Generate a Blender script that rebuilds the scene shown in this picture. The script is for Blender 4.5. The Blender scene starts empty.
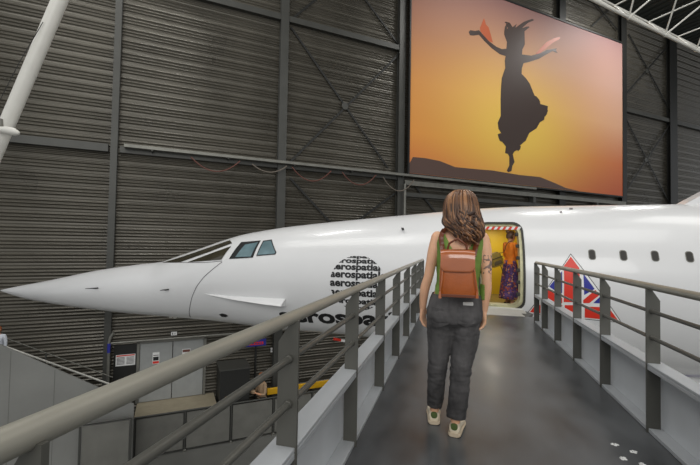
import bpy, bmesh, math, random
from mathutils import Vector, Matrix, noise
from mathutils.geometry import tessellate_polygon
random.seed(7)
R = math.radians
scene = bpy.context.scene
COL = scene.collection

# ------------------------------------------------------------------ camera
F, CX, CY, EYE = 390.0, 350.0, 232.5, 1.25
YAW, PITCH, ROLL = R(15.07), R(1.66), R(1.0)
fwd = Vector((-math.sin(YAW)*math.cos(PITCH), math.cos(YAW)*math.cos(PITCH), math.sin(PITCH)))
r0 = Vector((math.cos(YAW), math.sin(YAW), 0)); u0 = r0.cross(fwd)
rgt = r0*math.cos(ROLL) + u0*math.sin(ROLL)
upv = u0*math.cos(ROLL) - r0*math.sin(ROLL)
EYEP = Vector((0, 0, EYE))
def ray(px, py): return fwd + rgt*((px-CX)/F) - upv*((py-CY)/F)
def onY(px, py, Y):
    d = ray(px, py); return EYEP + d*(Y/d.y)
def onZ(px, py, Z):
    d = ray(px, py); return EYEP + d*((Z-EYE)/d.z)
def atD(px, py, D): return EYEP + ray(px, py)*D
cam_data = bpy.data.cameras.new('camera'); cam = bpy.data.objects.new('camera', cam_data)
COL.objects.link(cam)
cam_data.sensor_width = 36; cam_data.lens = 36*F/700; cam_data.clip_start = 0.02; cam_data.clip_end = 300
m3 = Matrix((rgt, upv, -fwd)).transposed()
cam.matrix_world = Matrix.Translation(EYEP) @ m3.to_4x4()
scene.camera = cam

# ------------------------------------------------------------------ materials
def lin(c):
    f = lambda v: v/12.92 if v <= .04045 else ((v+.055)/1.055)**2.4
    return tuple(f(v/255) for v in c) + (1,)
def mat(name, col, rough=.5, metal=0, var=0, vscale=4, bump=0, bscale=20, spec=.5, emit=None, es=0, coat=0, rvar=0, stretch=None):
    m = bpy.data.materials.new(name); m.use_nodes = True
    nt = m.node_tree; b = nt.nodes['Principled BSDF']
    c = lin(col)
    b.inputs['Base Color'].default_value = c; b.inputs['Roughness'].default_value = rough
    b.inputs['Metallic'].default_value = metal; b.inputs['Specular IOR Level'].default_value = spec
    b.inputs['Coat Weight'].default_value = coat
    if emit: b.inputs['Emission Color'].default_value = lin(emit); b.inputs['Emission Strength'].default_value = es
    tc = nt.nodes.new('ShaderNodeTexCoord')
    src = tc.outputs['Object']
    if stretch:
        mp = nt.nodes.new('ShaderNodeMapping'); mp.inputs['Scale'].default_value = stretch
        nt.links.new(src, mp.inputs['Vector']); src = mp.outputs['Vector']
    if var or rvar:
        n = nt.nodes.new('ShaderNodeTexNoise'); n.inputs['Scale'].default_value = vscale; n.inputs['Detail'].default_value = 5
        nt.links.new(src, n.inputs['Vector'])
        if var:
            rp = nt.nodes.new('ShaderNodeValToRGB')
            rp.color_ramp.elements[0].position = .3; rp.color_ramp.elements[1].position = .7
            rp.color_ramp.elements[0].color = tuple(max(0, v*(1-var)) for v in c[:3])+(1,)
            rp.color_ramp.elements[1].color = tuple(min(1, v*(1+var)) for v in c[:3])+(1,)
            nt.links.new(n.outputs['Fac'], rp.inputs['Fac']); nt.links.new(rp.outputs['Color'], b.inputs['Base Color'])
        if rvar:
            mr = nt.nodes.new('ShaderNodeMapRange')
            mr.inputs['From Min'].default_value = .3; mr.inputs['From Max'].default_value = .7
            mr.inputs['To Min'].default_value = max(0, rough-rvar); mr.inputs['To Max'].default_value = rough+rvar
            nt.links.new(n.outputs['Fac'], mr.inputs['Value']); nt.links.new(mr.outputs['Result'], b.inputs['Roughness'])
    if bump:
        n2 = nt.nodes.new('ShaderNodeTexNoise'); n2.inputs['Scale'].default_value = bscale; n2.inputs['Detail'].default_value = 4
        bp = nt.nodes.new('ShaderNodeBump'); bp.inputs['Strength'].default_value = bump; bp.inputs['Distance'].default_value = .02
        nt.links.new(src, n2.inputs['Vector']); nt.links.new(n2.outputs['Fac'], bp.inputs['Height']); nt.links.new(bp.outputs['Normal'], b.inputs['Normal'])
    return m
M = {}
M['clad'] = mat('dark cladding', (84, 80, 71), .32, .35, var=.2, vscale=.45, rvar=.07)
M['roofdeck'] = mat('roof deck', (62, 66, 62), .6, .1, var=.1, vscale=.4)
M['steel'] = mat('dark steel paint', (74, 74, 70), .45, .2, var=.08, vscale=2)
M['steelblack'] = mat('black steel', (42, 42, 40), .5, .2)
M['tray'] = mat('pale galvanised', (128, 127, 120), .45, .4, var=.15, vscale=3)
M['rail'] = mat('railing paint', (92, 91, 85), .42, .3, var=.06, vscale=6); M['handrail'] = mat('handrail paint', (150, 147, 136), .42, .2, var=.06, vscale=6)
M['girder'] = mat('girder paint', (178, 181, 184), .42, .15, var=.06, vscale=3)
M['web'] = mat('girder paint lit side', (206, 209, 212), .42, .05, var=.06, vscale=3)  # girder paint made lighter, side light on the web put into its colour
M['white'] = mat('aircraft white', (226, 226, 226), .28, 0, var=.015, vscale=1.2, coat=.3)
M['whitepaint'] = mat('white paint', (222, 220, 212), .4, 0, var=.03)
M['rubber'] = mat('walkway rubber', (78, 80, 82), .36, 0, var=.38, vscale=3.2, rvar=.08, stretch=(1.3, .55, 1))
M['grating'] = mat('grating steel', (196, 193, 185), .55, .1)
M['black'] = mat('black print', (24, 24, 25), .5)
M['glass'] = mat('dark cockpit glass', (58, 54, 42), .08, 0, spec=.6, var=.25, vscale=2.5)
M['glassblue'] = mat('blue grey glass', (110, 134, 140), .12, .1, var=.2, vscale=3)
M['seal'] = mat('rubber seal', (52, 50, 46), .6)
M['jamb'] = mat('pale green jamb', (196, 192, 156), .5, .1, var=.2, vscale=9)
M['yellow'] = mat('yellow cabin wall', (196, 164, 18), .5, 0, var=.06, vscale=2)
M['cabinfloor'] = mat('cabin floor', (122, 108, 62), .35, 0, var=.1)
M['red'] = mat('red print', (222, 52, 34), .4)
M['blue'] = mat('blue print', (44, 50, 150), .4)
M['signwhite'] = mat('white print', (236, 236, 234), .4)
M['concrete'] = mat('grey floor', (112, 112, 108), .5, 0, var=.1, vscale=.8)
M['doorgrey'] = mat('door grey', (158, 160, 158), .5, 0, var=.05)
M['landing'] = mat('landing top', (158, 148, 126), .6, 0, var=.08)
M['pane'] = mat('smoked balustrade panel', (118, 117, 111), .22, 0, var=.12, vscale=1.5)
M['ramp'] = mat('ramp panel', (140, 140, 136), .4, .1, var=.12, vscale=.7)
M['yellowbar'] = mat('yellow bar', (222, 170, 24), .5)
M['text'] = mat('grey text', (96, 92, 96), .6)
M['purple'] = mat('purple print', (70, 44, 128), .5)
M['cable_red'] = mat('red cable', (112, 68, 58), .55)
M['cable_white'] = mat('pale cable', (122, 112, 102), .55)
M['wood'] = mat('leather brown', (158, 84, 40), .34, 0, var=.18, vscale=9, bump=.15, bscale=60)

# ------------------------------------------------------------------ mesh builder
class MB:
    def __init__(s): s.v = []; s.f = []; s.m = []
    def add(s, vs, fs, mi=0):
        o = len(s.v); s.v += [Vector(v) for v in vs]
        s.f += [tuple(i+o for i in f) for f in fs]; s.m += [mi]*len(fs); return s
    def box(s, a, b, mi=0):
        (x0, y0, z0), (x1, y1, z1) = a, b
        vs = [(x0,y0,z0),(x1,y0,z0),(x1,y1,z0),(x0,y1,z0),(x0,y0,z1),(x1,y0,z1),(x1,y1,z1),(x0,y1,z1)]
        return s.add(vs, [(0,3,2,1),(4,5,6,7),(0,1,5,4),(1,2,6,5),(2,3,7,6),(3,0,4,7)], mi)
    def rings(s, rs, mi=0, cap=True):
        n = len(rs[0]); o = len(s.v)
        for r in rs: s.v += [Vector(p) for p in r]
        for k in range(len(rs)-1):
            for i in range(n):
                j = (i+1) % n
                s.f.append((o+k*n+i, o+k*n+j, o+(k+1)*n+j, o+(k+1)*n+i)); s.m.append(mi)
        if cap:
            s.f.append(tuple(o+i for i in reversed(range(n)))); s.m.append(mi)
            s.f.append(tuple(o+(len(rs)-1)*n+i for i in range(n))); s.m.append(mi)
        return s
    def tube(s, pts, rad, n=12, mi=0, flat=1.0, ref=None, cap=True):
        pts = [Vector(p) for p in pts]
        if not hasattr(rad, '__len__'): rad = [rad]*len(pts)
        rs = []; prev = Vector(ref) if ref else None
        for i, p in enumerate(pts):
            t = (pts[min(i+1, len(pts)-1)] - pts[max(i-1, 0)]).normalized()
            if prev is None: prev = Vector((0,0,1)) if abs(t.z) < .9 else Vector((1,0,0))
            a = (prev - t*prev.dot(t))
            if a.length < 1e-6: a = t.orthogonal()
            a.normalize(); b = t.cross(a); prev = a
            rs.append([p + (a*math.cos(2*math.pi*k/n)*flat + b*math.sin(2*math.pi*k/n))*rad[i] for k in range(n)])
        return s.rings(rs, mi, cap)
    def bar(s, a, b, w, h, up=(0,0,1), mi=0):
        a, b = Vector(a), Vector(b); t = (b-a).normalized(); u = Vector(up); u = (u - t*u.dot(t)).normalized(); r = t.cross(u)
        q = [(-w/2,-h/2),(w/2,-h/2),(w/2,h/2),(-w/2,h/2)]
        return s.rings([[p + r*x + u*y for x, y in q] for p in (a, b)], mi)
    def ball(s, c, r, mi=0, n=12, m=8):
        r = r if hasattr(r, '__len__') else (r, r, r); c = Vector(c)
        rs = []
        for k in range(m+1):
            ph = math.pi*(.02+.96*k/m) - math.pi/2
            rs.append([c + Vector((r[0]*math.cos(ph)*math.cos(2*math.pi*i/n), r[1]*math.cos(ph)*math.sin(2*math.pi*i/n), r[2]*math.sin(ph))) for i in range(n)])
        return s.rings(rs, mi)
    def prism(s, poly, fn0, fn1, mi=0):
        """closed prism of a 2D outline; fn0/fn1 map (x,y) to the two faces"""
        tri = tessellate_polygon([[Vector((x, y, 0)) for x, y in poly]]); n = len(poly); o = len(s.v)
        s.v += [Vector(fn0(*p)) for p in poly] + [Vector(fn1(*p)) for p in poly]
        for t in tri:
            s.f.append(tuple(o+i for i in t)); s.m.append(mi)
            s.f.append(tuple(o+n+i for i in reversed(t))); s.m.append(mi)
        for i in range(n):
            j = (i+1) % n; s.f.append((o+i, o+j, o+n+j, o+n+i)); s.m.append(mi)
        return s
    def mesh(s, name, mats):
        me = bpy.data.meshes.new(name); me.from_pydata(s.v, [], s.f)
        for m in mats: me.materials.append(m)
        me.polygons.foreach_set('material_index', s.m); me.update()
        bm = bmesh.new(); bm.from_mesh(me); bmesh.ops.recalc_face_normals(bm, faces=bm.faces); bm.to_mesh(me); bm.free()
        return me
    def build(s, name, mats, parent=None, smooth=None, bevel=0, loc=None, rz=0):
        mats = mats if isinstance(mats, (list, tuple)) else [mats]
        return finish(name, s.mesh(name, mats), parent, smooth, bevel, loc, rz)
def finish(name, me, parent=None, smooth=None, bevel=0, loc=None, rz=0):
    o = bpy.data.objects.new(name, me); COL.objects.link(o)
    if parent is not None: o.parent = parent
    if loc is not None: o.location = loc
    o.rotation_euler.z = rz
    if bevel:
        b = o.modifiers.new('bevel', 'BEVEL'); b.width = bevel; b.segments = 2; b.limit_method = 'ANGLE'; b.angle_limit = R(40)
    if smooth is not None:
        me.polygons.foreach_set('use_smooth', [True]*len(me.polygons)); me.set_sharp_from_angle(angle=R(smooth))
    return o
def tag(o, label=None, cat=None, group=None, kind=None):
    if label: o['label'] = label
    if cat: o['category'] = cat
    if group: o['group'] = group
    if kind: o['kind'] = kind
    return o
def empty(name, loc, rz=0, parent=None):
    o = bpy.data.objects.new(name, None); COL.objects.link(o); o.location = loc; o.rotation_euler.z = rz; o.empty_display_size = .2
    if parent is not None: o.parent = parent
    return o
def baked(me, mods):
    """mesh after modifiers set up by the callback"""
    t = bpy.data.objects.new('tmp', me); COL.objects.link(t); mods(t)
    dg = bpy.context.evaluated_depsgraph_get(); dg.update()
    out = bpy.data.meshes.new_from_object(t.evaluated_get(dg)); bpy.data.objects.remove(t); return out
def pchip(xs, ys):
    n = len(xs); d = [(ys[i+1]-ys[i])/(xs[i+1]-xs[i]) for i in range(n-1)]; m = [d[0]]
    for i in range(1, n-1):
        m.append(0 if d[i-1]*d[i] <= 0 else 2*d[i-1]*d[i]/(d[i-1]+d[i]))
    m.append(d[-1])
    def f(x):
        x = min(max(x, xs[0]), xs[-1]); i = 0
        while i < n-2 and x > xs[i+1]: i += 1
        h = xs[i+1]-xs[i]; t = (x-xs[i])/h
        return (ys[i]*(1+2*t)*(1-t)**2 + h*m[i]*t*(1-t)**2 + ys[i+1]*t*t*(3-2*t) + h*m[i+1]*t*t*(t-1))
    return f

# ------------------------------------------------------------------ the hangar wall frame
WANG = R(39.6); WD = 18.4
WU = Vector((math.cos(WANG), math.sin(WANG), 0)); WN = Vector((-math.sin(WANG), math.cos(WANG), 0))   # along, away
WO = WN*WD
GROUND, LAND, ROOF = -6.96, -5.55, 19.3
def WL(px, py, off=0):
    """pixel to (s, z) in the plane standing `off` in front of the wall"""
    d = ray(px, py); t = (WD-off)/d.dot(WN); p = EYEP + d*t
    return p.dot(WU), p.z
def wobj(mb, name, mats, parent=None, **k):
    if parent is None: return mb.build(name, mats, loc=WO, rz=WANG, **k)
    return mb.build(name, mats, parent, **k)
def wempty(name): return empty(name, WO, WANG)
# corrugated cladding: real trapezoid ribs
def ribs(z0, z1, pitch, dep):
    pr = []; z = z0
    while z < z1:
        pr += [(0, z), (0, z+pitch*.45), (-dep, z+pitch*.58), (-dep, z+pitch*.87)]; z += pitch
    return pr + [(0, z1)]
def waves(z0, z1, pitch, dep, n=8):
    k = int((z1-z0)/pitch*n); rr_ = random.Random(5); am = [(1.0, .95, 1.05, .22)[j % 4]*rr_.uniform(.9, 1.1) for j in range(k//n+2)]
    return [(-dep*am[i//n]*(.5-.5*math.cos(2*math.pi*i/n))**1.1, z0+(z1-z0)*i/k) for i in range(k+1)]
pr = waves(GROUND, ROOF, .13, .045)
mb = MB()
for s0, s1 in ((-16, 64),):
    vs = [(s0, y, z) for y, z in pr] + [(s1, y, z) for y, z in pr]; n = len(pr)
    mb.add(vs, [(i, i+1, n+i+1, n+i) for i in range(n-1)])
    mb.box((s0, .02, GROUND), (s1, .25, ROOF))
tag(wobj(mb, 'wall_back', [M['clad']], smooth=60), kind='structure')
# floor and roof
mb = MB(); mb.box((-45, -30, GROUND-.2), (60, 70, GROUND)); tag(mb.build('floor', M['concrete']), kind='structure')
mb = MB(); pr2 = []
s = -16
while s < 64: pr2 += [(s, 0), (s+.28, 0), (s+.33, .09), (s+.55, .09)]; s += .6
n = len(pr2); L0, L1 = -60, .3
mb.add([(s, L0, ROOF+.02+d) for s, d in pr2] + [(s, L1, ROOF+.02+d) for s, d in pr2], [(i, i+1, n+i+1, n+i) for i in range(n-1)])
mb.box((-16, L0, ROOF+.13), (64, L1, ROOF+.3))
tag(wobj(mb, 'ceiling', [M['roofdeck']]), kind='structure')

# steel columns on the wall
def column(px0, py0, wpx, label, mat_=M['steel'], dep=.32, zb=GROUND):
    s, z = WL(px0, py0, dep); k = abs(WL(px0+wpx/2, py0, dep)[0]-WL(px0-wpx/2, py0, dep)[0])/2
    root = empty('steel_column', WO + WU*s + Vector((0, 0, zb)), WANG)
    tag(root, label, 'column', 'steel columns on the hangar wall')
    h = ROOF-zb-.01
    mb = MB(); mb.box((-k, -dep, 0), (k, -dep+.03, h)); mb.build('flange', mat_, root)
    mb = MB(); mb.box((-.015, -dep+.03, 0), (.015, -.075, h)); mb.build('web', mat_, root)
    mb = MB(); mb.box((-k, -.075, 0), (k, -.05, h)); mb.build('flange', mat_, root)
    return s
S_A = column(112, 200, 7, 'dark grey steel column rising behind the aircraft nose, leftmost of the wall columns')
S_B = column(283.5, 100, 8, 'dark grey steel column above the cockpit side windows')
S_C = column(402, 100, 6, 'dark grey steel column just left of the sunset banner')
S_D = column(563, 8, 6, 'steel column behind the sunset banner, showing only above its top edge', M['steelblack'])
S_E = column(624.5, 120, 5, 'dark steel column along the right edge of the sunset banner', M['steelblack'])
S_F = column(674, 120, 7, 'thick blackish steel column right of the crossed braces beyond the banner', M['steelblack'])
# horizontal beams
def beam(name, s0, s1, z, h, dep, label, cat='beam', mat_=M['steel'], group='horizontal steel beams on the wall'):
    mb = MB(); mb.box((0, -dep, -h/2), (s1-s0, -dep+.03, h/2)); mb.box((0, -dep+.03, h/2-.025), (s1-s0, -.05, h/2)); mb.box((0, -dep+.03, -h/2), (s1-s0, -.05, -h/2+.025))
    o = mb.build(name, [mat_], loc=WO+WU*s0+Vector((0, 0, z)), rz=WANG); tag(o, label, cat, group); return o
zb1 = WL(250, 162, .3)[1]; zb2 = WL(330, 29, .3)[1]
beam('steel_beam', -15, S_A-.2, zb1, .3, .3, 'horizontal steel beam left of the leftmost wall column')
beam('steel_beam', S_A+.2, S_B-.2, zb1, .26, .24, 'long steel beam behind the cable tray, between the two left columns')
beam('steel_beam', S_B+.2, S_C-.17, zb1, .26, .24, 'steel beam behind the cable tray, left of the banner foot')
beam('steel_beam', S_A+.2, S_B-.2, zb2, .28, .28, 'upper steel beam running to the column above the cockpit, at the picture top')
beam('steel_beam', S_B+.2, S_C-.17, zb2, .28, .28, 'upper steel beam between the cockpit column and the banner')
zb3 = WL(650, 115, .3)[1]
beam('steel_beam', S_E+.15, S_F-.2, zb3, .3, .26, 'steel beam between the banner edge and the thick black column')
beam('steel_beam', S_F+.2, 60, zb3, .3, .26, 'steel beam right of the thick black column')
# cross braces
def brace(pts, label, gus=None, w=.1):
    root = wempty('cross_brace'); c = [WL(*p, .12) for q in pts for p in q]
    cs = sum(p[0] for p in c)/len(c); cz = min(p[1] for p in c); root.location = WO+WU*cs+Vector((0, 0, cz)); tag(root, label, 'brace', 'crossed bracing bars on the wall')
    for i, (a, b) in enumerate(pts):
        a, b = WL(*a, .12), WL(*b, .12); y = -.11-.05*i
        mb = MB(); mb.bar((a[0]-cs, y, a[1]-cz), (b[0]-cs, y, b[1]-cz), w, .035, up=(0, 1, 0)); mb.build('brace_bar', M['steelblack'], root)
    if gus:
        g = WL(*gus, .2); mb = MB(); mb.prism([(math.cos(k*math.pi/3)*.2, math.sin(k*math.pi/3)*.2) for k in range(6)], lambda x, z: (g[0]-cs+x, -.215, g[1]-cz+z), lambda x, z: (g[0]-cs+x, -.19, g[1]-cz+z)); mb.build('gusset_plate', M['steel'], root)
brace([((291, 27), (388, 168)), ((290, 162), (399, 54))], 'large crossed brace between cockpit column and banner', (345, 106))
brace([((290, 178), (352, 246)), ((399, 190), (318, 250))], 'crossed brace below the cable tray, its feet hidden by the aircraft')
brace([((360, -8), (399, 45)), ((342, -22), (291, 20))], 'crossed brace cut off by the picture top, above the upper beam')
brace([((629, 34), (671, 112)), ((626, 93), (671, 42))], 'upper crossed brace right of the sunset banner', (647, 71))
brace([((627, 120), (671, 206)), ((626, 190), (671, 122))], 'lower crossed brace right of the sunset banner', (646, 160))
brace([((413, 183), (440, 218)), ((466, 200), (440, 222))], 'crossed brace under the left end of the banner')
brace([((592, 26), (617, 2)), ((592, 0), (617, 30))], 'crossed brace above the top right corner of the banner')

# cable tray with sagging cables
ca, cb = WL(124, 148.2, .55), WL(536, 184, .55)
zt = WL(300, 164.5, .55)[1]
root = empty('cable_tray', WO+WU*ca[0]+Vector((0, 0, zt)), WANG); tag(root, 'long pale metal cable tray along the wall over the aircraft nose', 'cable tray')
Lt = cb[0]-ca[0]
mb = MB(); mb.box((0, -.6, -.03), (Lt, -.3, -.01)); mb.build('base', M['tray'], root)
for y in (-.6, -.3):
    mb = MB(); mb.box((0, y-.01, -.03), (Lt, y+.01, .09)); mb.build('side_lip', M['tray'], root)
for k in range(8):
    mb = MB(); x = 1+k*(Lt-2)/7; mb.box((x-.03, -.58, -.09), (x+.03, -.06, -.03)); mb.build('bracket', M['steel'], root)
for i, (xa, ya, xm, ym, xb, yb, mt, lab) in enumerate([
        (191, 157, 211, 171, 240, 161, 'cable_red', 'reddish cable sagging under the tray, leftmost of the loops'),
        (252, 164, 268, 172, 287, 166, 'cable_white', 'pale cable loop sagging just left of the cockpit column'),
        (292, 167, 311, 181, 331, 171, 'cable_red', 'reddish cable loop sagging just right of the cockpit column'),
        (342, 172, 360, 185, 376, 175, 'cable_red', 'cable loop under the tray midway to the banner'),
        (383, 177, 399, 191, 414, 180, 'cable_white', 'cable loop hanging at the banner foot, rightmost of the loops')]):
    a, m_, b = WL(xa, ya, .63), WL(xm, ym, .63), WL(xb, yb, .63)
    pts = []
    for k in range(15):
        t = k/14; sag = 4*t*(1-t); pts.append(((b[0]-a[0])*t, -.63, (b[1]-a[1])*t - sag*((a[1]+b[1])/2-m_[1])))
    mb = MB(); mb.tube(pts, .028, 6); o = mb.build('hanging_cable', M[mt], smooth=60, loc=WO+WU*a[0]+Vector((0, 0, a[1])), rz=WANG)
    tag(o, lab, 'cable', 'cable loops under the tray')
# pipe drop and framing under the banner
pa = WL(405, 184, .5); mb = MB(); mb.tube([(0, -.5, 0), (0, -.5, GROUND-pa[1])], .07, 10)
tag(mb.build('vertical_pipe', M['tray'], smooth=40, loc=WO+WU*pa[0]+Vector((0, 0, pa[1])), rz=WANG), 'pale vertical pipe dropping from the cable tray at the banner foot', 'pipe')
zf1 = WL(500, 191.5, .4)[1]
beam('steel_beam', S_C+.2, S_E, zf1, .25, .42, 'long pale beam close under the banner bottom edge', mat_=M['tray'])
zf2 = WL(560, 203, .3)[1]
beam('steel_beam', S_C+.2, S_E+8, zf2-.25, .22, .3, 'lower beam under the banner, just above the white fuselage', mat_=M['steel'])
for px in (534, 597):
    a = WL(px, 196, .34); mb = MB(); mb.box((-.12, -.4, zf2-.14-zf1), (.12, -.05, -.13))
    tag(mb.build('short_post', M['steel'], loc=WO+WU*a[0]+Vector((0, 0, zf1)), rz=WANG), ('short steel post between the two beams under the banner middle' if px < 560 else 'short steel post under the right part of the banner'), 'post', 'short posts under the banner')

# ------------------------------------------------------------------ banner
b0 = WL(409, 175, .55); b1 = WL(622.5, 195, .55); zt_ = WL(622.5, 44, .55)[1]; zb_ = (b0[1]+b1[1])/2
zb_ = WL(500, 183, .55)[1]
BW, BH = b1[0]-b0[0], zt_-zb_
BLOC = WO+WU*b0[0]+Vector((0, 0, zb_))
root = empty('banner', BLOC, WANG); tag(root, 'huge printed banner of a dancing woman silhouetted against an orange sunset', 'banner')
m = bpy.data.materials.new('sunset print'); m.use_nodes = True; nt = m.node_tree; bs = nt.nodes['Principled BSDF']; bs.inputs['Roughness'].default_value = .6
tc = nt.nodes.new('ShaderNodeTexCoord'); sx = nt.nodes.new('ShaderNodeSeparateXYZ'); nt.links.new(tc.outputs['Generated'], sx.inputs[0])
def mth(op, a, b=None, c=None):
    n = nt.nodes.new('ShaderNodeMath'); n.operation = op
    for i, v in enumerate((a, b, c)):
        if v is None: continue
        if isinstance(v, (int, float)): n.inputs[i].default_value = v
        else: nt.links.new(v, n.inputs[i])
    return n.outputs[0]
def vramp(out, stops):
    rp = nt.nodes.new('ShaderNodeValToRGB'); e = rp.color_ramp.elements
    while len(e) < len(stops): e.new(.5)
    for k, (p, c) in enumerate(stops): e[k].position = p; e[k].color = lin(c)
    nt.links.new(out, rp.inputs['Fac']); return rp.outputs['Color']
cL = vramp(sx.outputs[2], [(0, (212, 106, 58)), (.2, (236, 148, 66)), (.45, (226, 146, 74)), (.7, (184, 120, 84)), (1, (136, 96, 94))])
cR = vramp(sx.outputs[2], [(0, (206, 98, 66)), (.2, (228, 126, 82)), (.45, (240, 184, 150)), (.7, (212, 170, 154)), (1, (150, 116, 114))])
def mixc(f, a, b):
    n = nt.nodes.new('ShaderNodeMix'); n.data_type = 'RGBA'; nt.links.new(f, n.inputs[0]); nt.links.new(a, n.inputs[6]); nt.links.new(b, n.inputs[7]); return n.outputs[2]
base = mixc(sx.outputs[0], cL, cR)
def blob(cx, cy, ax, ay, k):
    dx = mth('MULTIPLY', mth('SUBTRACT', sx.outputs[0], cx), ax); dz = mth('MULTIPLY', mth('SUBTRACT', sx.outputs[2], cy), ay)
    return mth('MULTIPLY', mth('EXPONENT', mth('MULTIPLY', mth('ADD', mth('MULTIPLY', dx, dx), mth('MULTIPLY', dz, dz)), -1.0)), k)
def rgbn(c):
    n = nt.nodes.new('ShaderNodeRGB'); n.outputs[0].default_value = lin(c); return n.outputs[0]
c1 = mixc(blob(.44, .30, 3.2, 3.0, .95), base, rgbn((255, 214, 92)))
nt.links.new(c1, bs.inputs['Base Color'])
mb = MB(); mb.box((0, -.56, 0), (BW, -.50, BH)); mb.build('printed_sheet', m, root)
mb = MB()
for a, b in (((-.06, -.60, -.1), (BW+.06, -.48, 0)), ((-.06, -.60, BH), (BW+.06, -.48, BH+.1)), ((-.08, -.60, -.1), (0, -.48, BH+.1)), ((BW, -.60, -.1), (BW+.08, -.48, BH+.1))): mb.box(a, b)
mb.build('edge_frame', M['steelblack'], root)
M['silh'] = mat('silhouette print', (70, 56, 51), .45); M['scarf'] = mat('scarf print', (190, 96, 60), .45); M['hills'] = mat('hill print', (92, 70, 62), .45)
def bl(px, py): 
    s, z = WL(px, py, .57); return (s-b0[0], z-zb_)
def printed(polys, name, mt, y):
    mb = MB()
    for pl in polys:
        q = [bl(*p) for p in pl]; q = [(min(max(a, .02), BW-.02), max(b, .02)) for a, b in q]
        mb.prism(q, lambda x, z: (x, -.561, z), lambda x, z: (x, y, z))
    return mb.build(name, M[mt], root)
z1 = lambda pts, ox=450, oy=10, k=5.169: [(ox+x/k, oy+y/k) for x, y in pts]
z2 = lambda pts, ox=450, oy=90, k=4.646: [(ox+x/k, oy+y/k) for x, y in pts]
printed([[(409, 163), (413, 157), (425, 158), (440, 161), (455, 167), (475, 169), (493, 170.5), (505, 172.5), (520, 175), (540, 177), (555, 183), (566, 188), (580, 193), (590, 196), (590, 215), (409, 215)]], 'printed_hills', 'hills', -.566)
body = z1([(97,113),(105,104),(130,108),(150,104),(165,122),(200,160),(240,190),(268,202),(292,200),(295,165),(280,125),(284,102),(300,95),(292,78),(290,68),(305,72),(318,92),(345,72),(338,92),(380,62),(410,50),(418,54),(390,72),(370,95),(400,84),(385,105),(386,135),(387,178),(374,205),(372,230),(420,236),(470,222),(500,206),(530,202),(552,198),(548,208),(556,222),(530,212),(500,228),(460,252),(410,268),(380,275),(372,300),(370,330),(392,352),(412,380),(428,420),(446,462)]) + \
       z2([(392,25),(412,45),(420,65),(455,75),(452,100),(440,112),(438,138),(418,150),(402,178),(368,200),(352,235),(325,258),(322,275),(300,285),(292,298),(300,335),(290,352),(286,376),(272,382),(264,374),(276,350),(276,310),(270,297),(256,293),(260,262),(236,232),(238,200),(226,180),(222,152),(236,120)]) + \
       z1([(262,462),(264,400),(268,352),(278,322),(286,300),(284,262),(288,238),(258,228),(215,196),(178,160),(150,128),(120,132),(104,130)])
printed([body], 'printed_dancer', 'silh', -.572)
for w_ in ([(292,72),(284,88),(280,118),(290,132),(300,118),(296,96)], [(340,98),(352,88),(392,58),(424,46),(436,52),(404,66),(378,88),(360,112)], [(352,108),(372,102),(404,84),(412,88),(388,108),(366,124)], [(318,100),(310,80),(298,68),(282,66),(288,60),(310,66),(328,96)]):
    printed([z1(w_)], 'printed_hair_wisp', 'silh', -.5715)
for w_ in ([(236,200),(222,205),(226,222),(232,236),(240,240),(244,220)], [(380,20),(402,30),(414,44),(420,58),(408,56),(392,44)], [(440,100),(456,92),(450,112),(442,124),(436,118)], [(322,262),(330,258),(326,276),(316,284),(312,276)]):
    printed([z2(w_)], 'printed_dress_frill', 'silh', -.5716)
for sc in ([z1([(156,92),(165,70),(176,42),(182,60),(186,75),(200,90),(212,130),(222,168),(200,160),(170,125),(158,110)]), z1([(440,232),(470,195),(500,165),(540,145),(570,140),(565,152),(530,170),(500,195),(470,222)]), z1([(356,100),(368,108),(386,110),(384,132),(370,130)])]):
    printed([sc], 'printed_scarf', 'scarf', -.569)
# ------------------------------------------------------------------ the white airliner
YF = 9.83
TOP = [(1, 290), (12, 287.5), (50, 280.3), (100, 270.0), (140, 264.3), (163, 261.6), (180, 256), (205, 247.5), (231, 238.6), (245, 234.6), (262, 231.3), (289, 227), (357, 219.8), (443, 211.9), (477, 209), (520, 206.9), (570, 206), (632, 205), (670, 204.6)]
BOT = [(1, 291), (12, 294.6), (31, 299.6), (86, 308.0), (140, 313.8), (172, 316.4), (211, 319.6), (256, 325), (301, 329.8), (348, 333.6), (420, 343), (505, 353.5), (600, 364), (690, 375)]
f2 = lambda L: (lambda P: ([p.x for p in P], [p.z for p in P]))([onY(x, y, YF) for x, y in L])
tx, tz = f2(TOP); bx_, bz = f2(BOT)
XN = min(tx[0], bx_[0]); tx[0] = bx_[0] = XN
tx.append(30); tz.append(tz[-1]+.06); bx_.append(12); bz.append(bz[-1]-.1); bx_.append(30); bz.append(bz[-1])
ft, fb = pchip(tx, tz), pchip(bx_, bz)
def sec(x):
    a, b = ft(x), fb(x); H = a-b
    e = min(max((x-XN)/6, 0), 1); w = H*(.5*(1-e)+.437*e)
    e2 = min(max((x-XN-5)/3, 0), 1)
    return b+H*(.5*(1-e2)+.52*e2), w, a, b
def skinY(x, z, off=0):
    zc, w, a, b = sec(x); h = (a-zc) if z > zc else (zc-b)
    t = (z-zc)/(h+off); return YF - (w+off)*math.sqrt(max(0, 1-t*t))
def S(px, py):
    """pixel to the point on the near fuselage skin"""
    Y = YF-1.2
    for _ in range(25):
        p = onY(px, py, Y); Y = .5*Y+.5*skinY(p.x, p.z)
    return onY(px, py, Y)
air = empty('airliner', (0, YF, GROUND)); tag(air, 'white delta airliner with a long pointed nose and an open forward door', 'airplane')
AO = Vector((0, YF, GROUND))
def apart(mb, name, mats, parent=None, **k):
    mb.v = [v-AO for v in mb.v]
    return mb.build(name, mats, parent or air, **k)
NS = 72
xs = [XN+.0005]; x = XN+.02
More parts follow.
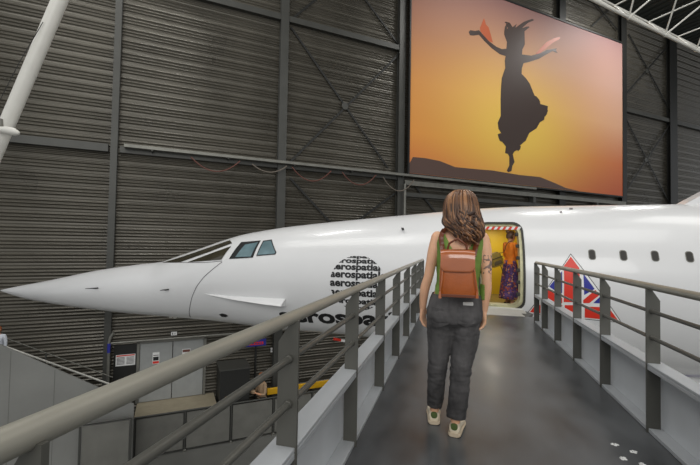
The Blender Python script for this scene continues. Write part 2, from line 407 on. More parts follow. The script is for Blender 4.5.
while x < 24:
    xs.append(x); x += .05 if x < XN+1 else (.12 if x < 5 else .6)
mb = MB(); rs = []
for x in xs:
    zc, w, a, b = sec(x)
    rs.append([(x, YF - w*math.cos(t), zc + ((a-zc) if math.sin(t) > 0 else (zc-b))*math.sin(t)) for t in [2*math.pi*(k+.5)/NS for k in range(NS)]])
mb.rings(rs); mb.v = [v-AO for v in mb.v]
solid = mb.mesh('fuselage', [M['white'], M['white']])
# door opening: vestibule room plus a rounded door prism
D0, D1 = S(480.5, 265), S(523.5, 265); dzt, dzb = S(505, 223.5).z, S(505, 308).z
DX0, DX1 = D0.x, D1.x; DYS = S(505, 262).y
def rrect(x0, x1, z0, z1, r, n=6):
    p = []
    for cx, cz, a in ((x1-r, z1-r, 0), (x0+r, z1-r, 90), (x0+r, z0+r, 180), (x1-r, z0+r, 270)):
        for k in range(n+1):
            t = R(a+90*k/n); p.append((cx+r*math.cos(t), cz+r*math.sin(t)))
    return p
VX0, VX1, VY0, VY1, VZ0, VZ1 = DX0-.35, DX1+.25, skinY((DX0+DX1)/2, dzt+.06)+.10, YF+.85, dzb-.02, dzt+.03
cut = MB(); dr = rrect(DX0, DX1, dzb, dzt, .16)
cut.prism(dr, lambda x, z: (x, DYS-.9, z), lambda x, z: (x, VY0+.05, z))
cut2 = MB(); cut2.box((VX0, VY0, VZ0), (VX1, VY1, VZ1))
for c in (cut, cut2): c.v = [v-AO for v in c.v]
oc = [finish('cutter', c.mesh('cutter', [M['white']])) for c in (cut, cut2)]
def boo(t):
    for c in oc:
        b = t.modifiers.new('b', 'BOOLEAN'); b.object = c; b.operation = 'DIFFERENCE'; b.solver = 'EXACT'
cutme = baked(solid, boo)
for c in oc: bpy.data.objects.remove(c)
pA, pB = S(218, 266), S(191, 308)
seam_n = Vector((pB.z-pA.z, 0, -(pB.x-pA.x))).normalized()
if seam_n.x < 0: seam_n = -seam_n
def half(keep_front):
    bm = bmesh.new(); bm.from_mesh(cutme)
    bmesh.ops.bisect_plane(bm, geom=bm.verts[:]+bm.edges[:]+bm.faces[:], plane_co=pA-AO, plane_no=seam_n, clear_outer=keep_front, clear_inner=not keep_front)
    me = bpy.data.meshes.new('half'); bm.to_mesh(me); bm.free(); me.materials.append(M['white']); me.polygons.foreach_set('material_index', [0]*len(me.polygons)); return me
finish('fuselage', half(False), air, smooth=35); finish('nose_cone', half(True), air, smooth=35)

def drop(poly_px, name, mt, off=.006, parent=None, grid=.12, thick=0):
    """a flat marking or pane laid on the curved skin"""
    q = [S(*p) for p in poly_px]; return drop_xz([[(p.x, p.z) for p in q]], name, mt, off, parent, grid)
def conform(bm, off, grid):
    xs_ = [v.co.x for v in bm.verts]; zs_ = [v.co.z for v in bm.verts]
    for lo, hi, no in ((min(xs_), max(xs_), (1,0,0)), (min(zs_), max(zs_), (0,0,1))):
        k = math.ceil(lo/grid)
        while k*grid < hi:
            bmesh.ops.bisect_plane(bm, geom=bm.verts[:]+bm.edges[:]+bm.faces[:], plane_co=Vector(no)*k*grid, plane_no=no); k += 1
    for v in bm.verts: v.co.y = skinY(v.co.x, v.co.z, off)-.001
    for v in bm.verts: v.co -= AO
def drop_xz(polys, name, mt, off=.006, parent=None, grid=.12):
    bm = bmesh.new()
    for pl in polys:
        vs = [bm.verts.new((x, 0, z)) for x, z in pl]
        for t in tessellate_polygon([[Vector((x, z, 0)) for x, z in pl]]):
            try: bm.faces.new([vs[i] for i in t])
            except ValueError: pass
    conform(bm, off, grid)
    bmesh.ops.recalc_face_normals(bm, faces=bm.faces)
    for f in bm.faces: f.normal_update()
    if sum(f.normal.y*f.calc_area() for f in bm.faces) > 0: bmesh.ops.reverse_faces(bm, faces=bm.faces)
    me = bpy.data.meshes.new(name); bm.to_mesh(me); bm.free(); me.materials.append(M[mt])
    return finish(name, me, parent or air, smooth=50)
def ribbon(px_pts, w, closed=False):
    """outline strip of width w (m) as quads in skin X,Z"""
    q = [S(*p) for p in px_pts]; q = [Vector((p.x, p.z)) for p in q]; n = len(q); out = []
    for i in range(n if closed else n-1):
        a, b = q[i], q[(i+1) % n]; d = (b-a).normalized(); e = Vector((-d.y, d.x))*w/2; a2, b2 = a-d*w/2, b+d*w/2
        out.append([tuple(a2+e), tuple(a2-e), tuple(b2-e), tuple(b2+e)])
    return out
# cockpit glazing
w1 = drop([(163.5, 262.5), (180, 257.5), (205, 249), (230.5, 240), (232.5, 243), (210, 251.5), (181, 261.8)], 'visor_window', 'glass', .012, grid=.06)
w2 = drop([(188, 262), (231.5, 246), (221.5, 259.6)], 'visor_window', 'glass', .012, grid=.08)
w3 = drop([(229, 259), (241.5, 242), (261, 240.4), (253, 257.5)], 'cockpit_window', 'black', .008)
tag(drop([(235.5, 257), (245.5, 244.5), (258.5, 242.2), (251.2, 256.5)], 'pane', 'glassblue', .016, w3), 'blue grey glass')
w4 = drop([(256.3, 256), (263.5, 240.6), (272, 239.4), (276.6, 252.3), (275.5, 254.4)], 'cockpit_window', 'black', .008)
tag(drop([(257.6, 255), (264.2, 241.6), (271.4, 240.6), (275.6, 252.2), (274.6, 253.6)], 'pane', 'glassblue', .016, w4), 'blue grey glass')
drop_xz(ribbon([(222, 262), (213, 269), (204, 277), (197, 286), (192.5, 296), (190, 307), (190.5, 317)], .018), 'seam', 'text', .004)
drop_xz(ribbon([(163, 262.2), (181, 262.4), (205, 262.5), (222, 261)], .012), 'seam', 'text', .004)
drop([(219, 314.5), (222, 313.4), (226, 314.3), (228.5, 316), (226, 317.2), (222, 316.8)], 'intake_port', 'black', .006)
drop([(600, 203.9)]*0 or [(559, 211.6), (562, 211.2), (562.5, 212.5), (559.5, 213)], 'vent', 'text', .006)
drop([(569, 208), (572.5, 208), (572.5, 209.5), (569, 209.5)], 'vent', 'text', .006)
# strake, probes, beacon
a, b = S(204, 293.5), S(288, 298); mb = MB()
pt = [(0, .0), (.15, .06), (.45, .15), (.75, .22), (.97, .26)]; tp, ou, bt = [], [], []
for t, o in pt:
    p = a.lerp(b, t); y = skinY(p.x, p.z)
    tp.append((p.x, y+.05, p.z)); ou.append((p.x, y-o, p.z-.62*o-.004)); bt.append((p.x, y+.05, p.z-.62*o-.05))
n = len(pt); fs = []
for i in range(n-1): fs += [(i, i+1, n+i+1, n+i), (n+i, n+i+1, 2*n+i+1, 2*n+i), (2*n+i, 2*n+i+1, i+1, i)]
mb.add(tp+ou+bt, fs+[(0, n, 2*n), (n-1, 3*n-1, 2*n-1)])
apart(mb, 'strake', M['white'])
for px, py, l in ((98, 288, .32), (168.5, 289.5, .16)):
    p = S(px, py); mb = MB(); mb.tube([p, p+Vector((0, -.10, 0)), p+Vector((-.06, -.13, 0)), p+Vector((-l, -.13, -.02))], [.02, .02, .015, .008], 8); apart(mb, 'air_probe', M['steelblack'], smooth=50)
for px, py in ((171, 316.6), (175, 317.2)):
    p = onY(px, py-1, YF); mb = MB(); mb.ball(p, (.08, .05, .07)); apart(mb, 'belly_lug', M['whitepaint'], smooth=60)
p = onY(402.5, 215.5, YF); p = S(403, 230); mb = MB(); mb.bar(p+Vector((0, .05, 0)), p+Vector((0, -.12, .04)), .05, .02); apart(mb, 'antenna', M['steelblack'])
# cabin windows
for px, py in ((592, 254.6), (623.3, 255.4), (655, 256), (689.5, 256.8), (726, 257.6)):
    c = S(px, py); w = drop_xz([rrect(c.x-.062, c.x+.062, c.z-.100, c.z+.100, .05)], 'cabin_window', 'tray', .004)
    tag(drop_xz([rrect(c.x-.048, c.x+.048, c.z-.086, c.z+.086, .04)], 'pane', 'seal', .009, w), 'dark glass')
# union flag triangle
T0, T1, T2 = (570.5, 253.5), (526.5, 313.5), (622, 323)
def tri_mix(*bs): return [tuple(sum(w*p[k] for w, p in zip(b, (T0, T1, T2))) for k in (0, 1)) for b in bs]
def ftri(px, py): p = S(px, py); return (p.x, p.z)
flag = drop([T0, T1, T2], 'flag_emblem', 'black', .004, grid=.1)
def inset(k):
    la, lb, lc = math.dist(T1, T2), math.dist(T0, T2), math.dist(T0, T1)
    c = [(la*T0[i]+lb*T1[i]+lc*T2[i])/(la+lb+lc) for i in (0, 1)]; return [(c[0]+(p[0]-c[0])*k, c[1]+(p[1]-c[1])*k) for p in (T0, T1, T2)]
drop(inset(.975), 'white_field', 'signwhite', .007, flag, grid=.1)
A0, A1, A2 = inset(.925)
def clip(poly, tri_):
    cx = sum(p[0] for p in tri_)/3; cy = sum(p[1] for p in tri_)/3
    for i in range(3):
        a, b = tri_[i], tri_[(i+1) % 3]; s = lambda p: (b[0]-a[0])*(p[1]-a[1])-(b[1]-a[1])*(p[0]-a[0]); sg = 1 if s((cx, cy)) > 0 else -1; out = []
        for j in range(len(poly)):
            p, q = poly[j], poly[(j+1) % len(poly)]; sp, sq = sg*s(p), sg*s(q)
            if sp >= 0: out.append(p)
            if (sp >= 0) != (sq >= 0): t = sp/(sp-sq); out.append((p[0]+(q[0]-p[0])*t, p[1]+(q[1]-p[1])*t))
        poly = out
        if len(poly) < 3: return None
    return poly
def fl(polys, name, mt, off):
    ps = [clip(p, (A0, A1, A2)) for p in polys]; ps = [[ftri(*q) for q in p] for p in ps if p]; drop_xz(ps, name, mt, off, flag, .1)
for nm, mt, of, pl in (
    ('blue_field', 'blue', .010, [(549, 286.5), (562, 271), (562, 293), (557, 292)]), ('blue_field', 'blue', .010, [(583, 272), (596, 288), (584, 295)]), ('blue_field', 'blue', .0101, [(593, 303), (601, 295.5), (606, 303.5)]),
    ('red_cross', 'red', .016, [(563.5, 240), (578.5, 240), (579.5, 302), (563.5, 302)]),
    ('red_saltire', 'red', .0155, [(539, 298), (545, 288), (562, 298), (562, 303), (545, 302)]), ('red_saltire', 'red', .0155, [(583, 300), (595.5, 289.5), (600.5, 294), (589, 303), (583, 303)]),
    ('red_band', 'red', .0157, [(520, 305), (562, 305), (562, 330), (520, 330)]), ('red_band', 'red', .0157, [(564.5, 305), (579.5, 305), (580, 330), (564.5, 330)]), ('red_band', 'red', .0157, [(584.5, 306.5), (640, 308), (640, 330), (584.5, 330)]),
    ('white_mark', 'signwhite', .0175, [(597, 311), (603, 311.5), (604, 314.5), (601, 315.5), (598, 314)])):
    fl([pl], nm, mt, of)
# writing on the fuselage
def text_mesh(body, bold=.035, shear=0):
    cu = bpy.data.curves.new('txt', 'FONT'); cu.body = body; cu.size = 1; cu.offset = bold; cu.shear = shear; cu.resolution_u = 3
    o = bpy.data.objects.new('txt', cu); COL.objects.link(o); dg = bpy.context.evaluated_depsgraph_get(); dg.update()
    me = bpy.data.meshes.new_from_object(o.evaluated_get(dg)); bpy.data.objects.remove(o); return me
def text_bm(body, **k):
    me = text_mesh(body, **k); bm = bmesh.new(); bm.from_mesh(me); xs_ = [v.co.x for v in bm.verts]
    return bm, min(xs_), max(xs_)
def put(bm, name, mt, off, grid, parent=None):
    conform(bm, off, grid); me = bpy.data.meshes.new(name)
    bmesh.ops.recalc_face_normals(bm, faces=bm.faces)
    bm.to_mesh(me); bm.free(); me.materials.append(M[mt]); return finish(name, me, parent or air)
c = S(357, 283.5); RAD = (S(384.5, 283.5).x-S(329.5, 283.5).x)/2
RZ = (S(357, 256).z-S(357, 311).z)/2
joined = bmesh.new()
rows = [(257.6, 2.2, .3), (262.6, 3.9, .1), (269.4, 5.0, .05), (277.4, 5.6, 0), (286.4, 5.8, 0), (295.6, 5.5, .05), (303.4, 4.4, .1), (308.6, 2.6, .3)]
for py, xh, sh in rows:
    bm, x0, x1 = text_bm('aerospatiale', bold=.04)
    zb0 = S(357, py+.4).z; hz = (S(357, py-xh+.4).z-zb0)/.55
    W = RAD*2.04
    for v in bm.verts:
        v.co = Vector((c.x-RAD*1.0 + (v.co.x-x0)/(x1-x0)*W, 0, zb0+v.co.y*hz))
    for k in range(36):
        t = 2*math.pi*k/36; no = Vector((math.cos(t)/RAD, 0, math.sin(t)/RZ)).normalized(); co = Vector((c.x+RAD*math.cos(t), 0, c.z+RZ*math.sin(t)))
        if bm.verts: bmesh.ops.bisect_plane(bm, geom=bm.verts[:]+bm.edges[:]+bm.faces[:], plane_co=co, plane_no=no, clear_outer=True)
    if bm.faces:
        t = bpy.data.meshes.new('t'); bm.to_mesh(t); joined.from_mesh(t)
    bm.free()
put(joined, 'printed_globe', 'black', .006, .08)
bm, x0, x1 = text_bm('aerospatiale', bold=.036)
pa, pb = S(281.5, 320.8), S(436, 328.5); ph = (S(310, 312).z-S(310, 322.2).z)/.55
for v in bm.verts:
    t = (v.co.x-x0)/(x1-x0); v.co = Vector((pa.x+(pb.x-pa.x)*t, 0, pa.z+(pb.z-pa.z)*t + v.co.y*ph))
put(bm, 'printed_name', 'black', .006, .1)
# tail wedge rising beyond the cabin
p0, p1 = onY(677, 206, YF), onY(722, 182, YF); mb = MB()
mb.prism([(p0.x, p0.z), (p1.x, p1.z), (p1.x+6, p1.z+.8), (p1.x+6, p0.z-.6), (p0.x+.6, p0.z-.6)], lambda x, z: (x, YF-.25, z), lambda x, z: (x, YF+.25, z)); apart(mb, 'dorsal_fin', M['white'])
# undercarriage, hidden from the photograph by the walkway
mb = MB(); mb.tube([(4.5, YF, -1.0), (4.5, YF, GROUND+.35)], .16, 14); mb.tube([(4.5, YF-.4, GROUND+.37), (4.5, YF+.4, GROUND+.37)], .09, 12); apart(mb, 'landing_gear_strut', M['steel'], smooth=40)
for y in (-.38, .38):
    mb = MB(); mb.tube([(4.5, YF+y-.13, GROUND+.38), (4.5, YF+y+.13, GROUND+.38)], .375, 28); apart(mb, 'wheel', M['steelblack'], smooth=40)
# vestibule
e = .012
mb = MB(); x0, x1, y0, y1, z0, z1_ = VX0+e, VX1-e, VY0+e, VY1-e, VZ0+e, VZ1-e
mb.box((x0, y1-.02, z0), (x1, y1, z1_)); mb.box((x0, y0, z0), (x0+.02, y1, z1_)); mb.box((x1-.02, y0, z0), (x1, y1, z1_)); mb.box((x0, y0, z1_-.02), (x1, y1, z1_))
tag(apart(mb, 'cabin_lining', M['yellow']), 'yellow cabin wall')
mb = MB(); mb.box((x0+.02, DYS+.05, dzb-.008), (x1-.02, y1-.02, dzb+.012)); apart(mb, 'cabin_floor', M['cabinfloor'])
# door frame: seal ring on the skin, jamb ring and fittings
def ring(mb, o_, i_, off, yo, mi=0, steps=1):
    n = len(o_); vs = []
    for q, yy in ((o_, off), (i_, off)): vs += [(x, skinY(x, z, yy), z) for x, z in q]
    for q, yy in ((o_, yo), (i_, yo)): vs += [(x, skinY(x, z, 0)+yy, z) for x, z in q]
    fs = []
    for i in range(n):
        j = (i+1) % n; fs += [(i, j, n+j, n+i), (2*n+i, 3*n+i, 3*n+j, 2*n+j), (i, 2*n+i, 2*n+j, j), (n+i, n+j, 3*n+j, 3*n+i)]
    mb.add(vs, fs, mi)
def dens(x0, x1, z0, z1, r, n=6, m=14):
    p = rrect(x0, x1, z0, z1, r, n); out = []
    for i in range(len(p)):
        a, b = p[i], p[(i+1) % len(p)]; k = max(1, int(math.dist(a, b)/.06))
        out += [(a[0]+(b[0]-a[0])*t/k, a[1]+(b[1]-a[1])*t/k) for t in range(k)]
    return out
# both loops need the same count: scale the outer loop inward
oL = dens(DX0-.035, DX1+.035, dzb-.03, dzt+.035, .19); cxm, czm = (DX0+DX1)/2, (dzb+dzt)/2
def shr(L, k): 
    hx, hz = (DX1-DX0)/2+.035, (dzt-dzb)/2+.035
    return [(cxm+(x-cxm)*(hx-k)/hx, czm+(z-czm)*(hz-k)/hz) for x, z in L]
df = MB(); ring(df, oL, shr(oL, .038), .012, .02); frame = apart(df, 'door_frame', M['seal'])
df = MB(); ring(df, shr(oL, .036), shr(oL, .09), -.03, .30); tag(apart(df, 'door_jamb', M['jamb'], frame), 'pale green jamb')
for k in range(6):
    z = dzb+.25+k*.24; mb = MB(); y = skinY(DX1, z); mb.box((DX1-.12, y+.04, z), (DX1-.055, y+.12, z+.07)); apart(mb, 'latch_fitting', M['seal'], frame, bevel=.012)
mb = MB(); mb.box((DX0+.02, DYS-.03, dzb-.03), (DX1+.0, DYS+.06, dzb+.012)); tag(apart(mb, 'door_sill', M['whitepaint'], frame), 'white sill')
# striped strip across the door head
zs = S(505, 228.6).z; mb = MB(); L = DX1-DX0-.10; n = 13
for k in range(n):
    xa, xb = DX0+.04+L*k/n, DX0+.04+L*(k+1)/n; sl = .035
    mb.add([(xa+sl*(q), y, zs-.03+.06*q) for q in (0, 1) for y in (DYS+.10, DYS+.13)] + [(xb+sl*q, y, zs-.03+.06*q) for q in (0, 1) for y in (DYS+.10, DYS+.13)],
           [(0, 4, 6, 2), (1, 3, 7, 5), (0, 1, 5, 4), (2, 6, 7, 3), (0, 2, 3, 1), (4, 5, 7, 6)], k % 2)
o = mb.build('warning_strip', [M['signwhite'], M['red']]); o.data.transform(Matrix.Translation(-Vector((DX0, DYS, zs)))); o.location = (DX0, DYS, zs)
tag(o, 'red and white striped warning strip across the head of the aircraft door', 'warning strip')
# vestibule lamp (a real ceiling light in the cabin)
ld = bpy.data.lights.new('cabin_light', 'AREA'); ld.energy = 13; ld.size = .5; ld.color = (1, .97, .9)
lo = bpy.data.objects.new('cabin_light', ld); COL.objects.link(lo); lo.location = ((VX0+VX1)/2, (VY0+VY1)/2+.1, VZ1-.06)

# ------------------------------------------------------------------ walkway
FL0, FL1 = -.575, 1.274; YEND = 7.62; YB = -2.2
mb = MB(); mb.box((FL0-.12, YB, -.12), (FL1+.12, YEND, 0)); tag(mb.build('floor_walkway', M['rubber']), kind='structure')
# end grating
root = empty('threshold_grating', (0, YEND, 0)); tag(root, 'light ribbed metal grating at the walkway end, under the aircraft door', 'grating')
mb = MB(); ys = DYS-.07-YEND
mb.prism([(FL0, 0), (FL1-.02, 0), (DX1+.12, ys*.62), (DX1+.05, ys), (DX0-.05, ys), (FL0, ys*.62)], lambda x, y: (x, y, -.06), lambda x, y: (x, y, -.012)); mb.build('plate', M['steel'], root)
mb = MB(); k = 0
while .03+k*.034 < ys-.02:
    y = .03+k*.034; xr = FL1-.06 if y < ys*.55 else DX1+.0; mb.box((FL0+.06, y, -.012), (xr, y+.017, .006)); k += 1
mb.build('ribs', M['grating'], root)
for k in range(24):
    pass
mb = MB(); mb.box((FL0+.05, -.03, .0005), (FL1-.05, .03, .008)); mb.build('edge_strip', M['grating'], root)

def railing(side, posts, y0, y1, xi, label):
    """side=-1 left, +1 right; xi = inner face x"""
    root = empty('bridge_railing', (xi, 0, 0)); tag(root, label, 'railing', None)
    X = lambda d: side*d
    HZ = .961 if side < 0 else .992; MR = (.803, .632) if side < 0 else (.822, .643)
    for y in posts:
        mb = MB(); hgt = HZ-.01; w = .083
        mb.prism([(0, .0), (w, .0), (w, hgt-.085), (w-.055, hgt), (0, hgt)], lambda a, z: (X(a), y-.006, z), lambda a, z: (X(a), y+.006, z)); p = mb.build('post', M['rail'], root)
        for z in MR:
            b = MB(); b.ball((X(.035), y-.012, z), .017, n=10, m=6); b.build('rail_clamp', M['rail'], p, smooth=60)
    mb = MB(); mb.tube([(X(.032), y0, HZ), (X(.032), y1-.03, HZ), (X(.032), y1, HZ-.01), (X(.032), y1+.015, HZ-.035)], .0245, 20); mb.build('handrail', M['handrail'], root, smooth=50)
    for z in MR:
        mb = MB(); mb.tube([(X(.035), y0, z), (X(.035), y1-.02, z)], .0135, 12); mb.build('mid_rail', M['rail'], root, smooth=50)
    mb = MB(); mb.box((min(X(.006), X(.115)), y0, .452), (max(X(.006), X(.115)), y1, .470)); mb.box((min(X(.006), X(.016)), y0, .425), (max(X(.006), X(.016)), y1, .452)); tag(mb.build('top_flange', M['girder'], root, bevel=.004), 'light grey flange')
    mb = MB(); mb.box((min(X(.1), X(.115)), y0, -.1), (max(X(.1), X(.115)), y1, .452)); tag(mb.build('web_panel', M['web'], root), 'grey girder panel')
    mb = MB(); mb.box((min(X(.012), X(.1)), y0, .003), (max(X(.012), X(.1)), y1, .03)); tag(mb.build('bottom_flange', M['girder'], root, bevel=.003), 'light grey flange')
    return root
LP = [-.52, .445, 1.41, 2.375, 3.34, 4.305, 5.27, 6.2, 7.1, 7.75]
railing(-1, LP, YB, 7.8, FL0, 'left walkway railing whose handrail runs close past the camera')
RPO = [.3, 1.25, 2.2, 3.14, 4.02, 4.85, 5.69, 6.46, 7.06]
railing(1, RPO, YB, 7.08, FL1, 'right walkway railing in front of the flag emblem')
# white stickers on the walkway floor
for i, (px, py, lab) in enumerate(((615, 445, 'white paw-like floor sticker farthest from the camera'), (634, 452.3, 'white paw-like floor sticker nearest the right railing'), (624, 459, 'white paw-like floor sticker left of the middle, second nearest the camera'), (643.5, 465, 'white paw-like floor sticker cut off by the picture bottom'))):
    p = onZ(px, py, 0); mb = MB()
    for dx, dy, rx, ry in ((0, -.006, .011, .012), (-.017, .002, .007, .009), (-.008, .013, .006, .009), (.008, .014, .006, .009), (.018, .004, .007, .009)):
        q = [(dx+rx*math.cos(2*math.pi*k/12), dy+ry*math.sin(2*math.pi*k/12)) for k in range(12)]
        mb.prism(q, lambda x, y: (x, y, .0008), lambda x, y: (x, y, .0018))
    tag(mb.build('floor_sticker', M['signwhite'], loc=(p.x, p.y, 0), rz=R(25*i)), lab, 'sticker', 'white stickers on the walkway')
# ------------------------------------------------------------------ hangar side: double door, landing, ramp, signs
def wpt(px, py, off): s, z = WL(px, py, off); return (s, -off, z)
def at_w(p, z=None): return WO + WU*p[0] + WN*p[1] + Vector((0, 0, p[2] if z is None else z))
dl, dr_ = WL(138, 403, .15), WL(202.5, 395, .15); dt = WL(170, 340.5, .15)[1]
LAND = WL(170, 399, .15)[1]
DW, DH = dr_[0]-dl[0], dt-LAND
root = empty('door_1', WO+WU*dl[0]+Vector((0, 0, LAND)), WANG); tag(root, kind='structure')
for i in (0, 1):
    mb = MB(); mb.box((DW*.5*i+.015, -.15, .02), (DW*.5*(i+1)-.015, -.09, DH-.05)); lf = mb.build('door_leaf', M['doorgrey'], root, bevel=.006)
    mb = MB(); x = DW*.5+(-.12 if i == 0 else .12); mb.bar((x, -.19, DH*.42), (x, -.19, DH*.5), .03, .03, up=(0, 1, 0)); mb.box((x-.02, -.19, DH*.44), (x+.02, -.14, DH*.46)); mb.build('door_handle', M['steel'], lf)
mb = MB(); mb.box((-.1, -.2, 0), (0, -.05, DH+.08)); mb.box((DW, -.2, 0), (DW+.1, -.05, DH+.08)); mb.box((-.1, -.2, DH-.03), (DW+.1, -.05, DH+.08)); mb.build('door_frame', M['tray'], root)
def notice(name, pts, off, layers, label, cat, group=None):
    """flat notice board; layers = (x0,x1,z0,z1 as fractions, material)"""
    (xa, ya), (xb, yb) = pts; a, b = WL(xa, yb, off), WL(xb, ya, off); w, h = b[0]-a[0], b[1]-a[1]
    root = empty(name, WO+WU*a[0]+WN*(-off)+Vector((0, 0, a[1])), WANG); tag(root, label, cat, group)
    mb = MB(); mb.box((0, -.012, 0), (w, 0, h)); mb.build('board', M[layers[0]], root)
    for nm, x0, x1, z0, z1, mt in layers[1:]:
        mb = MB(); mb.box((x0*w, -.0155, z0*h), (x1*w, -.0125, z1*h)); mb.build(nm, M[mt], root)
    return root
mb = MB(); a, b = WL(112.5, 391, .1), WL(137, 344, .1); mb.box((0, -.1, 0), (b[0]-a[0], -.05, b[1]-a[1]))
tag(mb.build('wall_panel', M['steelblack'], loc=WO+WU*a[0]+Vector((0, 0, a[1])), rz=WANG), 'blackish panel on the wall just left of the grey double door', 'panel')
notice('notice_board', ((115.5, 353.5), (135.5, 366.5)), .1, ['signwhite', ('red_header', .04, .96, .86, .96, 'red')] + [('text_lines', .06 if c == 0 else .55, .45 if c == 0 else .93, .14+.115*k, .19+.115*k, 'text') for c in (0, 1) for k in range(6)], 'white notice with a red heading on the black panel left of the grey door', 'sign')
notice('door_notice', ((152.3, 352), (159.5, 364.2)), .152, ['signwhite', ('dark_square', .1, .9, .3, .62, 'black'), ('red_band', .05, .95, .04, .24, 'red'), ('text_lines', .1, .9, .72, .78, 'text')], 'small white notice with a red foot on the left leaf of the grey door', 'sign')
notice('door_notice', ((182, 348.5), (190.5, 360)), .152, ['signwhite', ('red_header', .05, .95, .72, .95, 'cable_red'), ('text_lines', .1, .9, .5, .56, 'text')], 'small whitish notice on the right leaf of the grey door', 'sign')
notice('number_plate', ((171, 331.5), (177, 335.5)), .06, ['signwhite', ('mark', .2, .32, .2, .8, 'text'), ('mark', .5, .8, .3, .45, 'text')], 'tiny white plate on the cladding above the grey double door', 'sign')
notice('wall_plate', ((270.5, 347.5), (274.2, 352.5)), .06, ['signwhite', ('mark', .3, .7, .4, .6, 'text')], 'tiny white plate on the cladding right of the blue and red sign', 'sign')
# conduit over the door
a, b = wpt(109, 343.5, .25), wpt(300, 328.5, .25); mb = MB(); mb.tube([(0, -.25, 0), (b[0]-a[0], -.25, b[2]-a[2])], .045, 10)
tag(mb.build('conduit', M['tray'], smooth=50, loc=WO+WU*a[0]+Vector((0, 0, a[2])), rz=WANG), 'thin pale conduit running on the wall above the grey double door', 'pipe')
# landing with smoked skirting panels
fl_, fr_ = onZ(134, 418, LAND), onZ(217, 405, LAND)
offf = (WD-(fl_.dot(WN)+fr_.dot(WN))/2); sl_, sr_ = fl_.dot(WU), fr_.dot(WU)
root = empty('landing_platform', WO+WU*sl_+WN*(-offf)+Vector((0, 0, GROUND)), WANG); tag(root, 'beige topped landing platform in front of the grey double door', 'platform')
mb = MB(); mb.box((0, 0, LAND-GROUND-.10), (sr_-sl_, offf-.06, LAND-GROUND)); mb.build('deck', M['landing'], root)
mb = MB(); mb.box((0, -.02, LAND-GROUND-.12), (sr_-sl_, .0, LAND-GROUND-.02)); mb.build('edge_beam', M['steel'], root)
mb = MB(); mb.box((.03, .03, 0), (sr_-sl_-.03, .08, LAND-GROUND-.1)); mb.box((sr_-sl_-.08, .03, 0), (sr_-sl_-.03, offf-.1, LAND-GROUND-.1)); mb.build('skirt', M['steel'], root)
# smoked balustrade
def balustrade(s0, s1, off, h, n, label, zbase=GROUND):
    root = empty('balustrade', WO+WU*s0+WN*(-off)+Vector((0, 0, zbase)), WANG); tag(root, label, 'balustrade', 'smoked panel balustrades on the lower floor')
    w = (s1-s0)/n
    for k in range(n+1):
        mb = MB(); mb.box((w*k-.03, -.03, 0), (w*k+.03, .03, h)); p = mb.build('post', M['steel'], root)
        b = MB(); b.box((w*k-.08, -.1, 0), (w*k+.08, .1, .02)); b.ball((w*k, -.06, .05), .05); b.build('foot', M['tray'], p)
    mb = MB(); mb.tube([(0, 0, h+.02), (w*n, 0, h+.02)], .035, 10); mb.build('top_rail', M['steel'], root, smooth=50)
    for k in range(n):
        mb = MB(); mb.box((w*k+.06, -.012, .10), (w*(k+1)-.06, .012, h-.05)); mb.build('panel', M['pane'], root)
    return root
bo = offf+.12
b1, b2 = WL(133, 419, bo), WL(348, 386, bo); hb = b1[1]-GROUND
balustrade(b1[0]+.05, b2[0], bo, hb, 5, 'smoked balustrade running from the landing front towards the yellow barrier')
b_2 = 3.3; c0, c1 = WL(82, 428, b_2), WL(131.5, 418, b_2)
balustrade(c0[0]-.05, c1[0], b_2, c1[1]-GROUND, 1, 'single smoked balustrade bay with pale top, below the near handrail left of the landing')
# ramp on the left with its solid side
ro, ri = 3.0, 1.2
ra, rb, rc = WL(-40, 327, ro), WL(100, 388, ro), WL(134, 404, ro)
root = empty('ramp', WO+WU*ra[0]+WN*(-ro)+Vector((0, 0, GROUND)), WANG); tag(root, 'grey sloping ramp side with panel joints at the left edge', 'ramp')
q = [(ra[0], GROUND), (ra[0], ra[1]), (rb[0], rb[1]), (rc[0], rc[1]), (rc[0], GROUND)]
mb = MB(); mb.prism([(x-ra[0], z-GROUND) for x, z in q], lambda x, z: (x, 0, z), lambda x, z: (x, .05, z)); mb.build('side_panel', M['ramp'], root)
sl = lambda s: ra[1]+(rb[1]-ra[1])*(s-ra[0])/(rb[0]-ra[0])
mb = MB(); e = rb[0]-ra[0]
mb.prism([(0, sl(ra[0])-1.0-GROUND), (e, sl(rb[0])-1.0-GROUND), (e, sl(rb[0])-1.2-GROUND), (0, sl(ra[0])-1.2-GROUND)], lambda x, z: (x, .06, z), lambda x, z: (x, ro-ri, z)); mb.build('deck', M['steel'], root)
for px in (11, 55):
    s, z = WL(px, 352 if px < 30 else 370, ro); mb = MB(); mb.box((s-ra[0]-.008, -.004, .4), (s-ra[0]+.008, 0, sl(s)-GROUND-.05)); mb.build('joint', M['concrete'], root)
for t in (.25, .62, .95):
    mb = MB(); x = e*t; mb.box((x-.05, ro-ri-.1, 0), (x+.05, ro-ri, sl(ra[0]+x)-1.1-GROUND)); mb.build('leg', M['steel'], root)
ha, hb_ = wpt(-30, 334, ri), wpt(112, 385, ri)
root2 = empty('ramp_handrail', WO+WU*ha[0]+WN*(-ri)+Vector((0, 0, GROUND)), WANG); tag(root2, 'thin bright handrail sloping along the ramp to the pale bent post', 'handrail')
mb = MB(); mb.tube([(0, 0, ha[2]-GROUND), (hb_[0]-ha[0], 0, hb_[2]-GROUND)], .035, 10); mb.build('rail', M['whitepaint'], root2, smooth=50)
mb = MB(); mb.tube([(0, .12, ha[2]-GROUND+.25), (hb_[0]-ha[0], .12, hb_[2]-GROUND+.25)], .018, 8); mb.build('upper_rail', M['tray'], root2, smooth=50)
